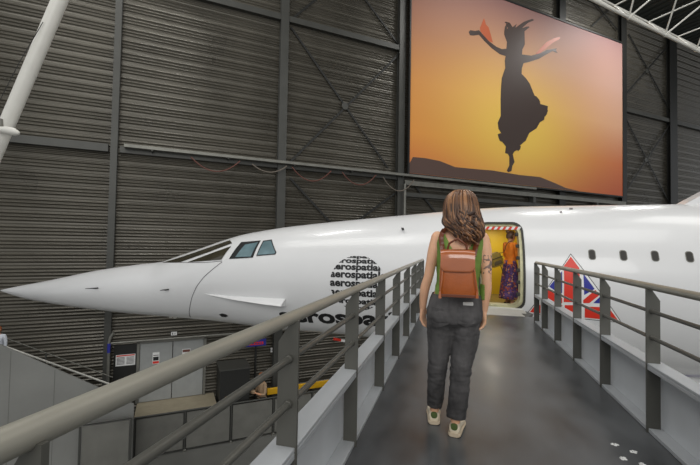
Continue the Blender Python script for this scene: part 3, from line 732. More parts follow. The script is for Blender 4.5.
for t in (.05, .5, .96):
    mb = MB(); x = (hb_[0]-ha[0])*t; z = ha[2]+(hb_[2]-ha[2])*t-GROUND; mb.tube([(x, 0, 0), (x, 0, z), (x, .12, z+.25)], .025, 8); mb.build('post', M['steel'], root2)
pq = wpt(107.5, 385, .9); pt_ = wpt(109, 333, .9); hp = pt_[2]-GROUND
mb = MB(); mb.tube([(0, 0, 0), (0, 0, hp-.35), (.05, 0, hp-.15), (.14, 0, hp)], .05, 10)
o = empty('bent_post', WO+WU*pq[0]+WN*(-.9)+Vector((0, 0, GROUND)), WANG); tag(o, 'pale post with a bent top beside the black panel and ramp handrail', 'post')
mb.build('tube', M['tray'], o, smooth=50)
mb = MB(); mb.tube([(0, 0, hp-.75), (0, 0, hp-.4)], .056, 10); tag(mb.build('band', M['blue'], o, smooth=50), 'blue band')
# dark cabinet, pole sign, yellow barrier, striped bar
a, b = WL(219.5, 402, 1.5), WL(250, 367, 1.5)
cab = empty('cabinet', WO+WU*a[0]+WN*(-1.5)+Vector((0, 0, GROUND)), WANG); tag(cab, 'dark cabinet with a pale top edge standing right of the landing', 'cabinet')
W_, H_ = b[0]-a[0], b[1]-GROUND
mb = MB(); mb.box((0, 0, 0), (W_, 1.3, H_-.05)); mb.build('body', M['steelblack'], cab, bevel=.01)
mb = MB(); mb.box((-.03, -.03, H_-.05), (W_+.03, 1.33, H_)); mb.build('top', M['steel'], cab)
mb = MB(); mb.box((W_*.18, -.012, H_*.55), (W_*.30, 0, H_*.62)); tag(mb.build('sticker', M['yellowbar'], cab), 'yellow sticker')
a, b = wpt(246, 347, .4), wpt(266, 338.5, .4); W_, H_ = b[0]-a[0], b[2]-a[2]
sg = empty('pole_sign', WO+WU*((a[0]+b[0])/2)+WN*(-.4)+Vector((0, 0, GROUND)), WANG); tag(sg, 'small blue and red sign on a dark pole under the fuselage', 'sign')
mb = MB(); mb.tube([(0, .05, 0), (0, .05, a[2]-GROUND+.1)], .05, 10); mb.build('pole', M['steelblack'], sg, smooth=50)
mb = MB(); mb.box((-W_/2, -.03, a[2]-GROUND), (W_/2, .0, b[2]-GROUND)); mb.build('board', M['blue'], sg)
mb = MB(); mb.box((-W_*.42, -.036, a[2]-GROUND+H_*.22), (W_*.36, -.031, a[2]-GROUND+H_*.62)); tag(mb.build('red_band', M['red'], sg), 'red band')
for k in range(5):
    mb = MB(); x = -W_*.34+k*W_*.14; mb.box((x, -.040, a[2]-GROUND+H_*.34), (x+W_*.08, -.037, a[2]-GROUND+H_*.5)); mb.build('mark', M['blue'], sg)
a, b = wpt(267, 391.5, 1.0), wpt(352, 379.5, 1.0)
yb = empty('yellow_barrier', WO+WU*a[0]+WN*(-1.0)+Vector((0, 0, GROUND)), WANG); tag(yb, 'bright yellow barrier beam by the wall below the fuselage', 'barrier')
L = b[0]-a[0]; z = (a[2]+b[2])/2-GROUND
mb = MB(); mb.box((0, -.05, z-.15), (L, .05, z+.13)); mb.build('beam', M['yellowbar'], yb, bevel=.02)
for t in (.03, .28, .5, .75, .97):
    mb = MB(); mb.box((L*t-.05, .05, 0), (L*t+.05, .13, z+.1)); mb.build('post', M['steelblack'], yb)
a, b = wpt(333.5, 338.8, .3), wpt(349, 341.8, .3); mb = MB(); v0, v1 = Vector((0, -.3, 0)), Vector((b[0]-a[0], -.3, b[2]-a[2]))
mb.bar(v0, v0.lerp(v1, .48), .05, .12, mi=0); mb.bar(v0.lerp(v1, .48), v1, .05, .12, mi=1); mb.box((.2, -.28, -.06), (.26, -.02, 0), 2)
tag(mb.build('striped_bar', [M['red'], M['signwhite'], M['steel']], loc=WO+WU*a[0]+Vector((0, 0, a[2])), rz=WANG), 'short red and white bar on the wall under the big printed name', 'bar')
# display board below the fuselage on the right
p = atD(688, 372, 8.0); w = empty('display_board', (p.x, p.y, GROUND)); tag(w, 'white board with a purple stripe just showing over the right railing', 'board')
H_ = p.z-GROUND+.06
mb = MB(); mb.prism([(-.25, H_-1.6), (2.2, H_-1.6), (2.2, H_-.05), (.0, H_), (-.25, H_-.25)], lambda x, z: (x, 0, z), lambda x, z: (x, .06, z)); mb.build('panel', M['signwhite'], w)
mb = MB(); mb.prism([(-.22, H_-.24), (-.12, H_-.13), (.75, H_-.6), (.75, H_-.78)], lambda x, z: (x, -.006, z), lambda x, z: (x, -.001, z)); tag(mb.build('stripe', M['purple'], w), 'purple stripe')
for x in (.1, 1.9):
    mb = MB(); mb.tube([(x, .1, 0), (x, .1, H_-.3)], .04, 10); mb.build('leg', M['steel'], w)

# ------------------------------------------------------------------ white roof truss
P1 = atD(593, 0, 10.5); d2 = ray(700, 52); P2 = EYEP+d2*((P1.z-EYE)/d2.z)
td = (P2-P1).normalized(); Lv = (P2-P1).length; side = Vector((-td.y, td.x, 0))
if side.dot(fwd) < 0: side = -side
tr = empty('roof_truss', P1, 0); tag(tr, 'white tubular space truss crossing the top right corner', 'truss')
n1 = onZ(633.5, 15.3, P1.z); n2 = onZ(669.5, 33.2, P1.z)
t1 = (n1-P1).dot(td); t2 = (n2-P1).dot(td); bay = t2-t1
hT, wT = 1.15, .95
B = lambda t: td*t
Aq = lambda t: td*t + side*wT + Vector((0, 0, hT)); Cq = lambda t: td*t - side*wT + Vector((0, 0, hT))
ks = range(-4, 9); lo_, hi_ = t1-4.5*bay, t1+8.5*bay
for fn in (B, Aq, Cq):
    mb = MB(); mb.tube([fn(lo_), fn(hi_)], .045 if fn is B else .04, 12); mb.build('chord', M['whitepaint'], tr, smooth=50)
for k in ks:
    t = t1+k*bay
    for fn in (Aq, Cq):
        for e_ in (-.5, .5):
            mb = MB(); mb.tube([B(t), fn(t+e_*bay)], .024, 8); mb.build('web_bar', M['whitepaint'], tr, smooth=50)
    mb = MB(); mb.tube([Aq(t+.5*bay), Cq(t+.5*bay)], .024, 8); mb.build('web_bar', M['whitepaint'], tr, smooth=50)
    mb = MB(); mb.ball(B(t), .065, n=10, m=6); mb.build('node', M['whitepaint'], tr, smooth=60)
for t in (lo_+.6, hi_-.6):
    mb = MB(); mb.tube([Cq(t), Cq(t)+Vector((0, 0, ROOF-P1.z-hT))], .03, 8); mb.build('hanger_rod', M['whitepaint'], tr, smooth=60)

# ------------------------------------------------------------------ white pole at the top left
a, b = atD(60, 0, 9), atD(8, 122, 9); d = (a-b).normalized()
top = a + d*((ROOF-a.z)/d.z); bot = a + d*((GROUND-a.z)/d.z)
pole = empty('white_strut', bot); tag(pole, 'thick white slanting strut at the top left corner', 'strut')
mb = MB(); mb.tube([bot-bot, top-bot], .155, 28); mb.build('tube', M['whitepaint'], pole, smooth=50)
c = atD(3, 123, 8.82)-bot; mb = MB(); mb.bar(c+upv*.10-rgt*.1, c-upv*.14-rgt*.1, .16, .10, up=fwd); mb.build('clamp', M['tray'], pole, bevel=.02)
c = atD(10.5, 131, 8.75)-bot; mb = MB()
mb.tube([c+rgt*x-upv*y for x, y in ((-.30, -.02), (-.2, -.03), (-.05, -.01), (.08, .02), (.17, .05), (.19, .06))], [.04, .07, .09, .085, .05, .01], 14); mb.build('lever', M['whitepaint'], pole, smooth=60)
c0, c1 = atD(0, 100, 8.8)-bot, atD(43, 22, 8.8)-bot; mb = MB(); mb.tube([c0, c0.lerp(c1, .5)-rgt*.03, c1], .008, 6); mb.build('cord', M['steelblack'], pole)

# ------------------------------------------------------------------ light
w = bpy.data.worlds.new('hangar daylight'); scene.world = w; w.use_nodes = True
w.node_tree.nodes['Background'].inputs['Color'].default_value = (.96, .98, 1, 1); w.node_tree.nodes['Background'].inputs['Strength'].default_value = .64
def area(name, loc, target, sx_, sy_, e, col=(1, .99, .96)):
    l = bpy.data.lights.new(name, 'AREA'); l.shape = 'RECTANGLE'; l.size = sx_; l.size_y = sy_; l.energy = e; l.color = col
    o = bpy.data.objects.new(name, l); COL.objects.link(o); o.location = loc
    o.rotation_euler = (Vector(target)-Vector(loc)).to_track_quat('-Z', 'Y').to_euler(); return o
area('roof_light', (2, 3, 15), (2, 6, 0), 16, 6, 760)
area('roof_light', (-10, 3, 17), (-9, 6, 0), 10, 5, 650)
area('roof_light', (14, 10, 17), (16, 14, 0), 10, 5, 650)
area('front_fill_light', (4, -13, 10), (1, 6, 1), 14, 8, 1750)  # unseen fill added behind the camera to brighten what faces it
for s_, off_, e_ in ((-.6, 3.2, 420), (17, 7, 520), (29, 4.5, 620)):
    l_ = WO+WU*s_-WN*off_; area('roof_light', (l_.x, l_.y, 18.6), (l_.x+WN.x*2, l_.y+WN.y*2, 8), 4, 1.2, e_)
vs = scene.view_settings; vs.view_transform = 'Standard'; vs.look = 'None'; vs.gamma = 1; vs.use_curve_mapping = False; vs.exposure = 0
# ------------------------------------------------------------------ people
def skin_mat(name, col, spot=None):
    m = mat(name, col, .5, 0, var=.07, vscale=14); b = m.node_tree.nodes['Principled BSDF']
    b.inputs['Subsurface Weight'].default_value = .08; b.inputs['Subsurface Radius'].default_value = (.01, .004, .002)
    return m
M['skin'] = skin_mat('skin', (224, 174, 140)); M['skin2'] = skin_mat('warm skin', (214, 158, 120))
M['jeans'] = mat('charcoal denim', (76, 74, 74), .85, 0, var=.42, vscale=14, bump=.35, bscale=28, stretch=(1, 1, .45))
M['denimseam'] = mat('denim seam', (48, 47, 48), .9)
M['topgreen'] = mat('green cotton', (112, 140, 62), .8, 0, var=.12, vscale=22, bump=.2, bscale=40)
M['hair'] = mat('brown hair', (98, 68, 48), .38, 0, var=.35, vscale=10)
M['hairgold'] = mat('golden hair strands', (148, 106, 72), .36, 0, var=.25, vscale=10)
M['hairdark'] = mat('dark hair strands', (56, 34, 22), .4, 0, var=.3, vscale=10)
M['leather'] = mat('brown leather', (164, 82, 22), .3, 0, var=.16, vscale=9, bump=.08, bscale=70, coat=.2)
M['leatherflap'] = mat('flap leather', (170, 98, 60), .16, 0, var=.08, vscale=7, coat=.6)
M['leatherdark'] = mat('dark leather', (104, 50, 22), .4, 0, var=.15, vscale=12)
M['shoe'] = mat('cream shoe leather', (226, 212, 188), .5, 0, var=.05); M['sole'] = mat('shoe sole', (196, 180, 156), .6); M['soledark'] = mat('dark outsole', (58, 44, 36), .7)
M['heeltab'] = mat('olive heel tab', (74, 92, 44), .7)
M['patch'] = mat('pale patch', (206, 204, 200), .6)
M['tattoo'] = mat('faded ink', (132, 112, 104), .6)
M['orangetop'] = mat('orange blouse', (224, 122, 26), .8, 0, var=.15, vscale=14, bump=.2, bscale=30)
M['olivebag'] = mat('olive bag', (128, 104, 26), .7, 0, var=.25, vscale=12); M['bagdark'] = mat('bag trim', (70, 56, 20), .7)
M['eye'] = mat('eye', (40, 30, 24), .2); M['lip'] = mat('lip', (168, 84, 76), .5)
M['shirtwhite'] = mat('white shirt', (220, 224, 232), .8); M['shirtbeige'] = mat('beige coat', (168, 142, 114), .8, var=.1); M['trousers'] = mat('dark trousers', (52, 52, 58), .85)
M['hairorange'] = mat('auburn hair', (150, 84, 42), .45, 0, var=.2, vscale=12)
# printed skirt: small purple, red and cream motifs
m = mat('patterned skirt', (92, 56, 92), .8); nt = m.node_tree
vo = nt.nodes.new('ShaderNodeTexVoronoi'); vo.inputs['Scale'].default_value = 30; tc = nt.nodes.new('ShaderNodeTexCoord'); nt.links.new(tc.outputs['Object'], vo.inputs['Vector'])
sp = nt.nodes.new('ShaderNodeSeparateColor'); nt.links.new(vo.outputs['Color'], sp.inputs[0]); rp = nt.nodes.new('ShaderNodeValToRGB'); rp.color_ramp.interpolation = 'CONSTANT'; el = rp.color_ramp.elements
for p, c in ((.0, (74, 48, 92)), (.3, (116, 62, 92)), (.5, (150, 66, 50)), (.64, (92, 62, 116)), (.8, (180, 128, 96)), (.9, (52, 40, 80))):
    e = el[0] if p == 0 else el.new(p); e.position = p; e.color = lin(c)
el.remove(el[1]) if len(el) > 6 else None
nt.links.new(sp.outputs[0], rp.inputs['Fac']); nt.links.new(rp.outputs['Color'], nt.nodes['Principled BSDF'].inputs['Base Color']); M['skirt'] = m

def ell(c, rx, ry, n=24, p=2.0, tilt=None):
    c = Vector(c); out = []
    for k in range(n):
        t = 2*math.pi*k/n; a, b = math.cos(t), math.sin(t)
        out.append(c + Vector((rx*math.copysign(abs(a)**(2/p), a), ry*math.copysign(abs(b)**(2/p), b), 0)))
    return out
def spline(pts, n):
    """Catmull-Rom through (value tuples)"""
    out = []
    for i in range(len(pts)-1):
        p0, p1, p2, p3 = pts[max(i-1, 0)], pts[i], pts[i+1], pts[min(i+2, len(pts)-1)]
        for k in range(n):
            t = k/n; out.append(tuple(.5*(2*b+(c-a)*t+(2*a-5*b+4*c-d)*t*t+(3*b-a-3*c+d)*t**3) for a, b, c, d in zip(p0, p1, p2, p3)))
    return out+[tuple(pts[-1])]
def limb(mb, pts, n=5, k=16, mi=0):
    """pts: (x,y,z,r)"""
    q = spline([tuple(p) for p in pts], n); mb.tube([p[:3] for p in q], [p[3] for p in q], k, mi)
    mb.ball(q[0][:3], q[0][3]*.98, n=k); mb.ball(q[-1][:3], q[-1][3]*.98, n=k)
def hand(mb, wrist, d, across, curl, sc=1.0, bend=.45):
    """wrist point, finger direction, thumb-side direction, direction the fingers curl to"""
    w = Vector(wrist); d = Vector(d).normalized(); a = Vector(across); a = (a-d*a.dot(d)).normalized(); c = Vector(curl); c = (c-d*c.dot(d)-a*c.dot(a)).normalized()
    L = .085*sc
    rs = []
    for t, hw, ht in ((-.02, .023, .019), (.15, .029, .016), (.5, .038, .0145), (.85, .041, .013), (1.03, .036, .010)):
        p = w + d*L*t; rs.append([p + a*math.cos(2*math.pi*k/14)*hw*sc + c*math.sin(2*math.pi*k/14)*ht*sc for k in range(14)])
    mb.rings(rs)
    for i, (off, ln) in enumerate(((.030, .068), (.0105, .076), (-.0095, .071), (-.029, .054))):
        p = w + d*L*.9 + a*off*sc; dd = (d + a*off*1.6).normalized(); pts = [p - dd*.015*sc]; b = bend*(.7+.15*i)
        for seg, fr in enumerate((.45, .32, .25)):
            dd = (dd*math.cos(b*(.6 if seg == 0 else 1)) + c*math.sin(b*(.6 if seg == 0 else 1))).normalized(); pts.append(pts[-1]+dd*ln*fr*sc + (dd*.015*sc if seg == 0 else Vector()))
        mb.tube(pts, [.0088*sc, .0086*sc, .0078*sc, .0062*sc], 9); mb.ball(pts[-1], .0061*sc, n=9, m=6)
    p = w + d*L*.2 + a*.022*sc; dd = (d*.72+a*.62+c*.32).normalized(); pts = [p]
    for fr in (.042, .032, .026):
        pts.append(pts[-1]+dd*fr*sc); dd = (dd*.9+d*.35+c*.12).normalized()
    mb.tube(pts, [.0135*sc, .011*sc, .0095*sc, .007*sc], 9); mb.ball(pts[-1], .0069*sc, n=9, m=6)
def head(mb, c, s=1.0, yaw=0, pitch=0):
    """head facing +y before turning"""
    Rm = Matrix.Rotation(yaw, 3, 'Z') @ Matrix.Rotation(pitch, 3, 'X'); c = Vector(c); T = lambda x, y, z: c + Rm @ Vector((x*s, y*s, z*s))
    rs = []
    for z, rx, yb_, yf_ in ((-.118, .018, .03, .066), (-.108, .040, .0, .084), (-.085, .054, -.045, .090), (-.05, .064, -.075, .091), (-.01, .071, -.090, .092), (.03, .074, -.096, .092), (.065, .070, -.090, .084), (.092, .055, -.070, .062), (.108, .030, -.04, .032), (.112, .008, -.012, .008)):
        ym, ry = (yb_+yf_)/2, (yf_-yb_)/2
        rs.append([T(rx*math.cos(2*math.pi*k/20), ym+ry*math.sin(2*math.pi*k/20), z) for k in range(20)])
    mb.rings(rs)
    mb.tube([T(0, .086, .018), T(0, .098, -.005), T(0, .112, -.028), T(0, .094, -.040)], [.007*s, .009*s, .013*s, .010*s], 8)
    for sx_ in (-1, 1):
        mb.tube([T(sx_*.070, -.005, .018), T(sx_*.084, -.014, .010), T(sx_*.083, -.012, -.014), T(sx_*.071, 0, -.034)], [.009*s, .012*s, .010*s, .007*s], 8)
        mb.ball(T(sx_*.031, .080, .006), .013*s, n=8, m=6)
    mb.tube([T(-.020, .086, -.062), T(0, .095, -.060), T(.020, .086, -.062)], [.006*s, .010*s, .006*s], 8)
    return T
def face(T, body, s=1.0):
    for sx_ in (-1, 1):
        mb = MB(); mb.ball(T(sx_*.031, .0905, .007), .0058*s, n=8, m=6); mb.build('eye', M['eye'], body, smooth=80)
    mb = MB(); mb.tube([T(-.019, .092, -.062), T(0, .103, -.060), T(.019, .092, -.062)], [.003*s, .006*s, .003*s], 8); mb.build('mouth', M['lip'], body, smooth=80)
def fuse(mb, name, voxel, mt, parent, smooth_it=3, dec=None):
    me = mb.mesh(name, [M['skin']])
    def mods(t):
        r = t.modifiers.new('r', 'REMESH'); r.mode = 'VOXEL'; r.voxel_size = voxel; r.adaptivity = 0
        s = t.modifiers.new('s', 'SMOOTH'); s.iterations = smooth_it; s.factor = .5
    out = baked(me, mods); out.name = name; out.materials.clear(); out.materials.append(M[mt])
    out.polygons.foreach_set('use_smooth', [True]*len(out.polygons))
    o = bpy.data.objects.new(name, out); COL.objects.link(o)
    if parent is not None: o.parent = parent
    return o
def shell(body, keep, thick, name, mt, parent, wob=None):
    """clothing grown from the body surface where keep(co) holds"""
    bm = bmesh.new(); bm.from_mesh(body.data); bm.normal_update()
    nr = {v: v.normal.copy() for v in bm.verts}
    kv = {v: keep(v.co) for v in bm.verts}
    bmesh.ops.delete(bm, geom=[f for f in bm.faces if not all(kv[v] for v in f.verts)], context='FACES')
    for v in bm.verts:
        if v in nr: v.co += nr[v]*(thick + (wob(v.co) if wob else 0))
    me = bpy.data.meshes.new(name); bm.to_mesh(me); bm.free(); me.materials.clear(); me.materials.append(M[mt])
    o = bpy.data.objects.new(name, me); COL.objects.link(o); o.parent = parent
    s = o.modifiers.new('s', 'SOLIDIFY'); s.thickness = .004; s.offset = -1
    me.polygons.foreach_set('use_smooth', [True]*len(me.polygons)); return o
def segd(p, a, b):
    a, b = Vector(a[:3]), Vector(b[:3]); ab = b-a; t = min(1, max(0, (p-a).dot(ab)/ab.dot(ab))); return (p-a-ab*t).length
def limbd(p, pts): return min(segd(p, pts[i], pts[i+1]) for i in range(len(pts)-1))

# ---- the woman walking away along the walkway
YW = 2.62
wx, wz = (lambda px, py, dy=0: onY(px, py, YW+dy).x), (lambda px, py, dy=0: onY(px, py, YW+dy).z)
hl, hr = onZ(434, 425, 0), onZ(454, 437.5, 0)          # heels on the floor
WB = Vector((onY(456, 430, YW).x, YW, 0))
def L_(px, py, dy=0): p = onY(px, py, YW+dy); return p - WB
def J(px, py, r, dy=0): p = L_(px, py, dy); return (p.x, p.y, p.z, r)
woman = empty('person', WB); tag(woman, 'woman in a green tank top and grey jeans walking away along the walkway', 'person')
bm_ = MB()
tor = []
for py, cx, hw, hd, dy in ((214, 461, .040, .045, .0), (222, 461, .045, .05, .0), (228, 460.5, .075, .055, .005), (233, 460, .128, .066, .01), (238, 460, .158, .080, .015), (246, 460, .158, .095, .02), (258, 459.5, .146, .104, .025), (270, 458.5, .132, .104, .02), (281, 457.5, .124, .096, .015), (290, 456.5, .134, .098, .01), (299, 455.5, .152, .106, .0), (310, 454.5, .165, .116, -.008), (319, 454, .160, .112, -.010), (326, 454, .122, .070, -.002), (332, 454, .06, .03, .0)):
    p = L_(cx, py, dy); tor.append((p.x, p.y, p.z, hw, hd))
tor = spline(tor, 3)
bm_.rings([ell(p[:3], p[3], p[4], 28, 2.3) for p in tor])
armL = [J(437.5, 237, .040, .01), J(433.8, 250, .038, .005), J(430.8, 265, .034, 0), J(428.4, 277, .031, 0), J(425, 288, .031, .01), J(423.5, 299, .027, .03), J(422.8, 308, .0215, .045)]
armR = [J(482.5, 238, .040, .01), J(485.4, 250, .038, .0), J(486.3, 265, .034, -.01), J(486.4, 279, .031, -.015), J(486.5, 290, .031, -.01), J(485, 302, .027, .0), J(484, 311, .0215, .01)]
limb(bm_, armL); limb(bm_, armR)
wl, wr = Vector(armL[-1][:3]), Vector(armR[-1][:3])
hand(bm_, wl, (-.02, .22, -1), (.35, .9, 0), (.9, -.35, 0), .96, .5)
hand(bm_, wr, (-.04, .12, -1), (-.3, .95, 0), (-.9, -.3, 0), .96, .55)
al = hl - WB + Vector((.0, .055, .085)); ar = hr - WB + Vector((.008, .055, .085))
hipL, hipR = J(441.5, 318, .082, -.014), J(465, 318, .084, -.014)
kl = L_(437.5, 364, .05); kr = L_(461, 366, .0)
legL = [hipL, J(440, 342, .070, .02), (kl.x, kl.y, kl.z, .055), (kl.x*.6+al.x*.4-.004, (kl.y+al.y)/2-.012, (kl.z+al.z)/2+.03, .052), (al.x, al.y, al.z+.09, .034), (al.x, al.y, al.z, .032)]
legR = [hipR, J(464.5, 342, .073, .01), (kr.x, kr.y, kr.z, .057), (kr.x*.6+ar.x*.4, (kr.y+ar.y)/2-.012, (kr.z+ar.z)/2+.03, .053), (ar.x, ar.y, ar.z+.09, .035), (ar.x, ar.y, ar.z, .032)]
limb(bm_, legL); limb(bm_, legR)
for a in (al, ar): bm_.tube([a+Vector((0, -.03, -.06)), a+Vector((0, 0, -.05)), a+Vector((0, .06, -.055)), a+Vector((0, .12, -.065)), a+Vector((0, .155, -.068))], [.024, .03, .033, .03, .018], 12)
hc = L_(461.5, 208.5, .03); limb(bm_, [(L_(461, 226).x, .0, L_(461, 226).z, .05), (hc.x, .008, hc.z-.09, .047), (hc.x, .02, hc.z-.03, .05)])
T = head(bm_, hc, .98, R(-6))
wbody = fuse(bm_, 'body', .0048, 'skin', woman, 3); face(T, wbody, .98)
# tattoo on the right upper arm
c_ = Vector(J(489, 264, 0)[:3])
def ink(c):
    v = c-c_; return abs(v.z) < .06 and limbd(c, armR) < .06 and c.y < armR[2][1]+.012 and c.x > armR[2][0]-.022 and noise.noise(Vector((c.x*80, c.y*80, c.z*70))) > -.12
tag(shell(wbody, ink, .0006, 'tattoo', 'tattoo', wbody), 'dark ink tattoo'); 
wbody.children[-1].modifiers.clear() if False else None
# tank top
def in_top(c):
    if limbd(c, armL[:4]) < .043 or limbd(c, armR[:4]) < .043: return False
    py_top, mid = L_(460, 232).z, L_(460, 254).z
    if c.z < L_(455, 298).z or c.z > L_(460, 226.5).z: return False
    dx = c.x - L_(460.5, 240).x
    if abs(dx) > .150: return False
    front = c.y > .03
    if c.z > mid:
        k = min(1, (c.z-mid)/(py_top-mid)); inner = (.015+.085*k**.7) if not front else (.01+.085*k**.8)
        outer = .150-.022*min(1, max(0, (c.z-L_(460, 250).z)/(py_top-L_(460, 250).z)))
        if abs(dx) < inner or abs(dx) > outer: return False
    return True
fold = lambda c: .003+.004*noise.noise(Vector((c.x*9, c.y*9, c.z*22)))
shell(wbody, in_top, .006, 'tank_top', 'topgreen', woman, fold)
# jeans: own fused surface, open at the hems
jm = MB(); jt = [p for p in tor if p[2] < L_(455, 289).z]
jm.rings([ell(p[:3], p[3]+.006, p[4]+.010, 28, 2.3) for p in jt])
za, zb_l, zb_r = 0, al.z+.045, ar.z+.040
jl = [(hipL[0], hipL[1], hipL[2], .093), J(440, 342, .078, .02), (kl.x, kl.y, kl.z, .060), (kl.x*.5+al.x*.5, (kl.y+al.y)/2-.010, (kl.z+al.z)/2, .056), (al.x+.002, al.y-.002, al.z+.05, .051), (al.x, al.y, al.z+.028, .050)]
jr = [(hipR[0], hipR[1], hipR[2], .093), J(464.5, 342, .081, .01), (kr.x, kr.y, kr.z, .064), (kr.x*.5+ar.x*.5+.004, (kr.y+ar.y)/2-.010, (kr.z+ar.z)/2, .060), (ar.x+.006, ar.y-.002, ar.z+.05, .060), (ar.x+.004, ar.y, ar.z+.020, .060)]
for l in (jl, jr):
    q = spline(l, 6); jm.tube([p[:3] for p in q], [p[3] for p in q], 20)
j0 = fuse(jm, 'jeans', .006, 'jeans', None, 9)
def creases(bmv):
    bm = bmesh.new(); bm.from_mesh(j0.data); bm.normal_update()
    gone = [f for f in bm.faces if (f.calc_center_median().z > L_(455, 294).z) or (abs(f.normal.z) > .85 and f.normal.z < 0 and f.calc_center_median().z < .25)]
    bmesh.ops.delete(bm, geom=gone, context='FACES')
    ns = [(v, v.normal.copy()) for v in bm.verts]
    for v, n in ns:
        z = v.co.z; amp = .0025+.0045*math.exp(-((z-kl.z+.03)/.10)**2)+.004*math.exp(-((z-.16)/.07)**2)+.004*math.exp(-((z-hipL[2]+.06)/.06)**2)
        v.co += n*amp*(noise.noise(Vector((v.co.x*14+v.co.z*9, v.co.y*14, v.co.z*26)))+.5*noise.noise(Vector((v.co.x*26, v.co.y*26, v.co.z*60))))
    bm.to_mesh(j0.data); bm.free()
creases(None); j0.parent = woman; s = j0.modifiers.new('s', 'SOLIDIFY'); s.thickness = .004; s.offset = 1
def back_y(x, z, pts_obj=j0, guess=-.3):
    ok, loc, nor, i = pts_obj.ray_cast(Vector((x, -1, z)), Vector((0, 1, 0))); return loc.y if ok else guess
bpy.context.view_layer.update()
for px in (441, 466):                                        # back pockets
    c = L_(px, 313); mb = MB(); n = 8; vs = []
    out = [(-.055, .055), (-.018, .05), (.018, .05), (.055, .055), (.05, -.045), (0, -.07), (-.05, -.045)]
    mb.prism(out, lambda a, b: (c.x+a, back_y(c.x+a, c.z+b)-.0075, c.z+b), lambda a, b: (c.x+a, back_y(c.x+a, c.z+b)+.004, c.z+b)); mb.build('back_pocket', M['denimseam'] if False else M['jeans'], j0)
c = L_(467.5, 300.8); mb = MB(); y = back_y(c.x, c.z-.012)
mb.box((c.x-.030, y-.012, c.z-.012), (c.x+.030, y+.02, c.z+.008)); tag(mb.build('waist_patch', M['patch'], j0, bevel=.003), 'pale rectangular patch')
# shoes
def shoe(heel, yaw, par):
    o = Vector(heel); Rz = Matrix.Rotation(yaw, 3, 'Z')
    def rg(y, hw, z0, z1, p=2.6, n=20): return [o + Rz @ Vector((q.x, y, q.y)) for q in [Vector((hw*math.copysign(abs(math.cos(t))**(2/p), math.cos(t)), (z0+z1)/2+(z1-z0)/2*math.copysign(abs(math.sin(t))**(2/p), math.sin(t)))) for t in [2*math.pi*k/n for k in range(n)]]]
    prof = [(.000, .022, .022, .062), (.008, .032, .018, .076), (.03, .037, .016, .080), (.055, .037, .016, .080), (.085, .037, .016, .078), (.12, .040, .016, .076), (.16, .045, .016, .066), (.20, .046, .016, .056), (.235, .040, .016, .046), (.255, .026, .018, .038), (.262, .012, .022, .032)]
    mb = MB(); mb.rings([rg(*p) for p in spline(prof, 2)]); sh = mb.build('shoe', M['shoe'], par, smooth=50)
    mb = MB(); mb.rings([rg(y, hw+.005, z, z1, 4) for y, hw, z, z1 in spline([(-.005, .026, .004, .026), (.01, .036, .004, .026), (.06, .039, .004, .024), (.13, .041, .004, .022), (.2, .047, .004, .022), (.245, .036, .004, .024), (.268, .014, .006, .026)], 3)]); tag(mb.build('sole', M['sole'], sh, smooth=50), 'cream sole')
    mb = MB(); mb.rings([rg(y, hw+.004, 0, .006, 4) for y, hw in ((-.004, .026), (.01, .036), (.06, .039), (.13, .041), (.2, .047), (.245, .036), (.266, .014))]); mb.build('outsole', M['soledark'], sh)
    mb = MB(); mb.rings([rg(y, hw, z0, z1) for y, hw, z0, z1 in ((-.004, .012, .050, .082), (-.003, .020, .046, .088), (.003, .023, .046, .090), (.010, .02, .05, .088))]); tag(mb.build('heel_tab', M['heeltab'], sh, smooth=50), 'olive green heel tab')
    mb = MB()
    for k in range(5): y = .11+.016*k; mb.tube([o + Rz @ Vector((x, y, .080-.0028*k**1.3+ (.0 if abs(x) < .02 else -.012))) for x in (-.026, -.012, .012, .026)], .0028, 6)
    mb.build('laces', M['patch'], sh)
shoe(hl-WB, R(4), woman); shoe(hr-WB, R(-8), woman)
# hair: a cap that follows the skull and falls in waves to below the shoulders
hs = []
for py, cx, hw, hd, dy in ((189.4, 461.5, .012, .02, .03), (190.6, 461.5, .045, .06, .03), (194, 461.5, .074, .10, .028), (200, 461, .094, .122, .022), (208, 461.2, .104, .128, .012), (216, 461.8, .109, .118, -.008), (222, 462.4, .113, .092, -.040), (227, 464.5, .108, .070, -.066), (232, 467, .090, .056, -.082), (237, 468.5, .076, .046, -.090), (241, 469, .052, .034, -.092), (244, 469.5, .016, .012, -.09)):
    p = L_(cx, py); hs.append((p.x, p.y+dy, p.z, hw, hd))
H = spline(hs, 4)
def hpt(u, ang, k=1.0):
    i = min(max(u, 0), 1)*(len(H)-1); a = int(min(i, len(H)-2)); t = i-a; p = [x+(y-x)*t for x, y in zip(H[a], H[a+1])]
    return Vector((p[0]+p[3]*k*math.cos(ang), p[1]+p[4]*k*math.sin(ang), p[2]))
hair_rings = []
mb = MB(); rr = []
for i, p in enumerate(H):
    q = []
    for k in range(40):
        t = 2*math.pi*k/40; fr = max(0, math.sin(t)); f_ = 1.0
        x, y = p[3]*math.cos(t), p[4]*math.sin(t)
        if fr > 0 and p[2] < L_(461, 199).z: y *= .10          # open over the face
        q.append(Vector((p[0]+x*.97, p[1]+y*.97, p[2])))
    rr.append(q)
mb.rings(rr); hair = mb.build('hair', M['hair'], woman, smooth=70)
rnd = random.Random(3)
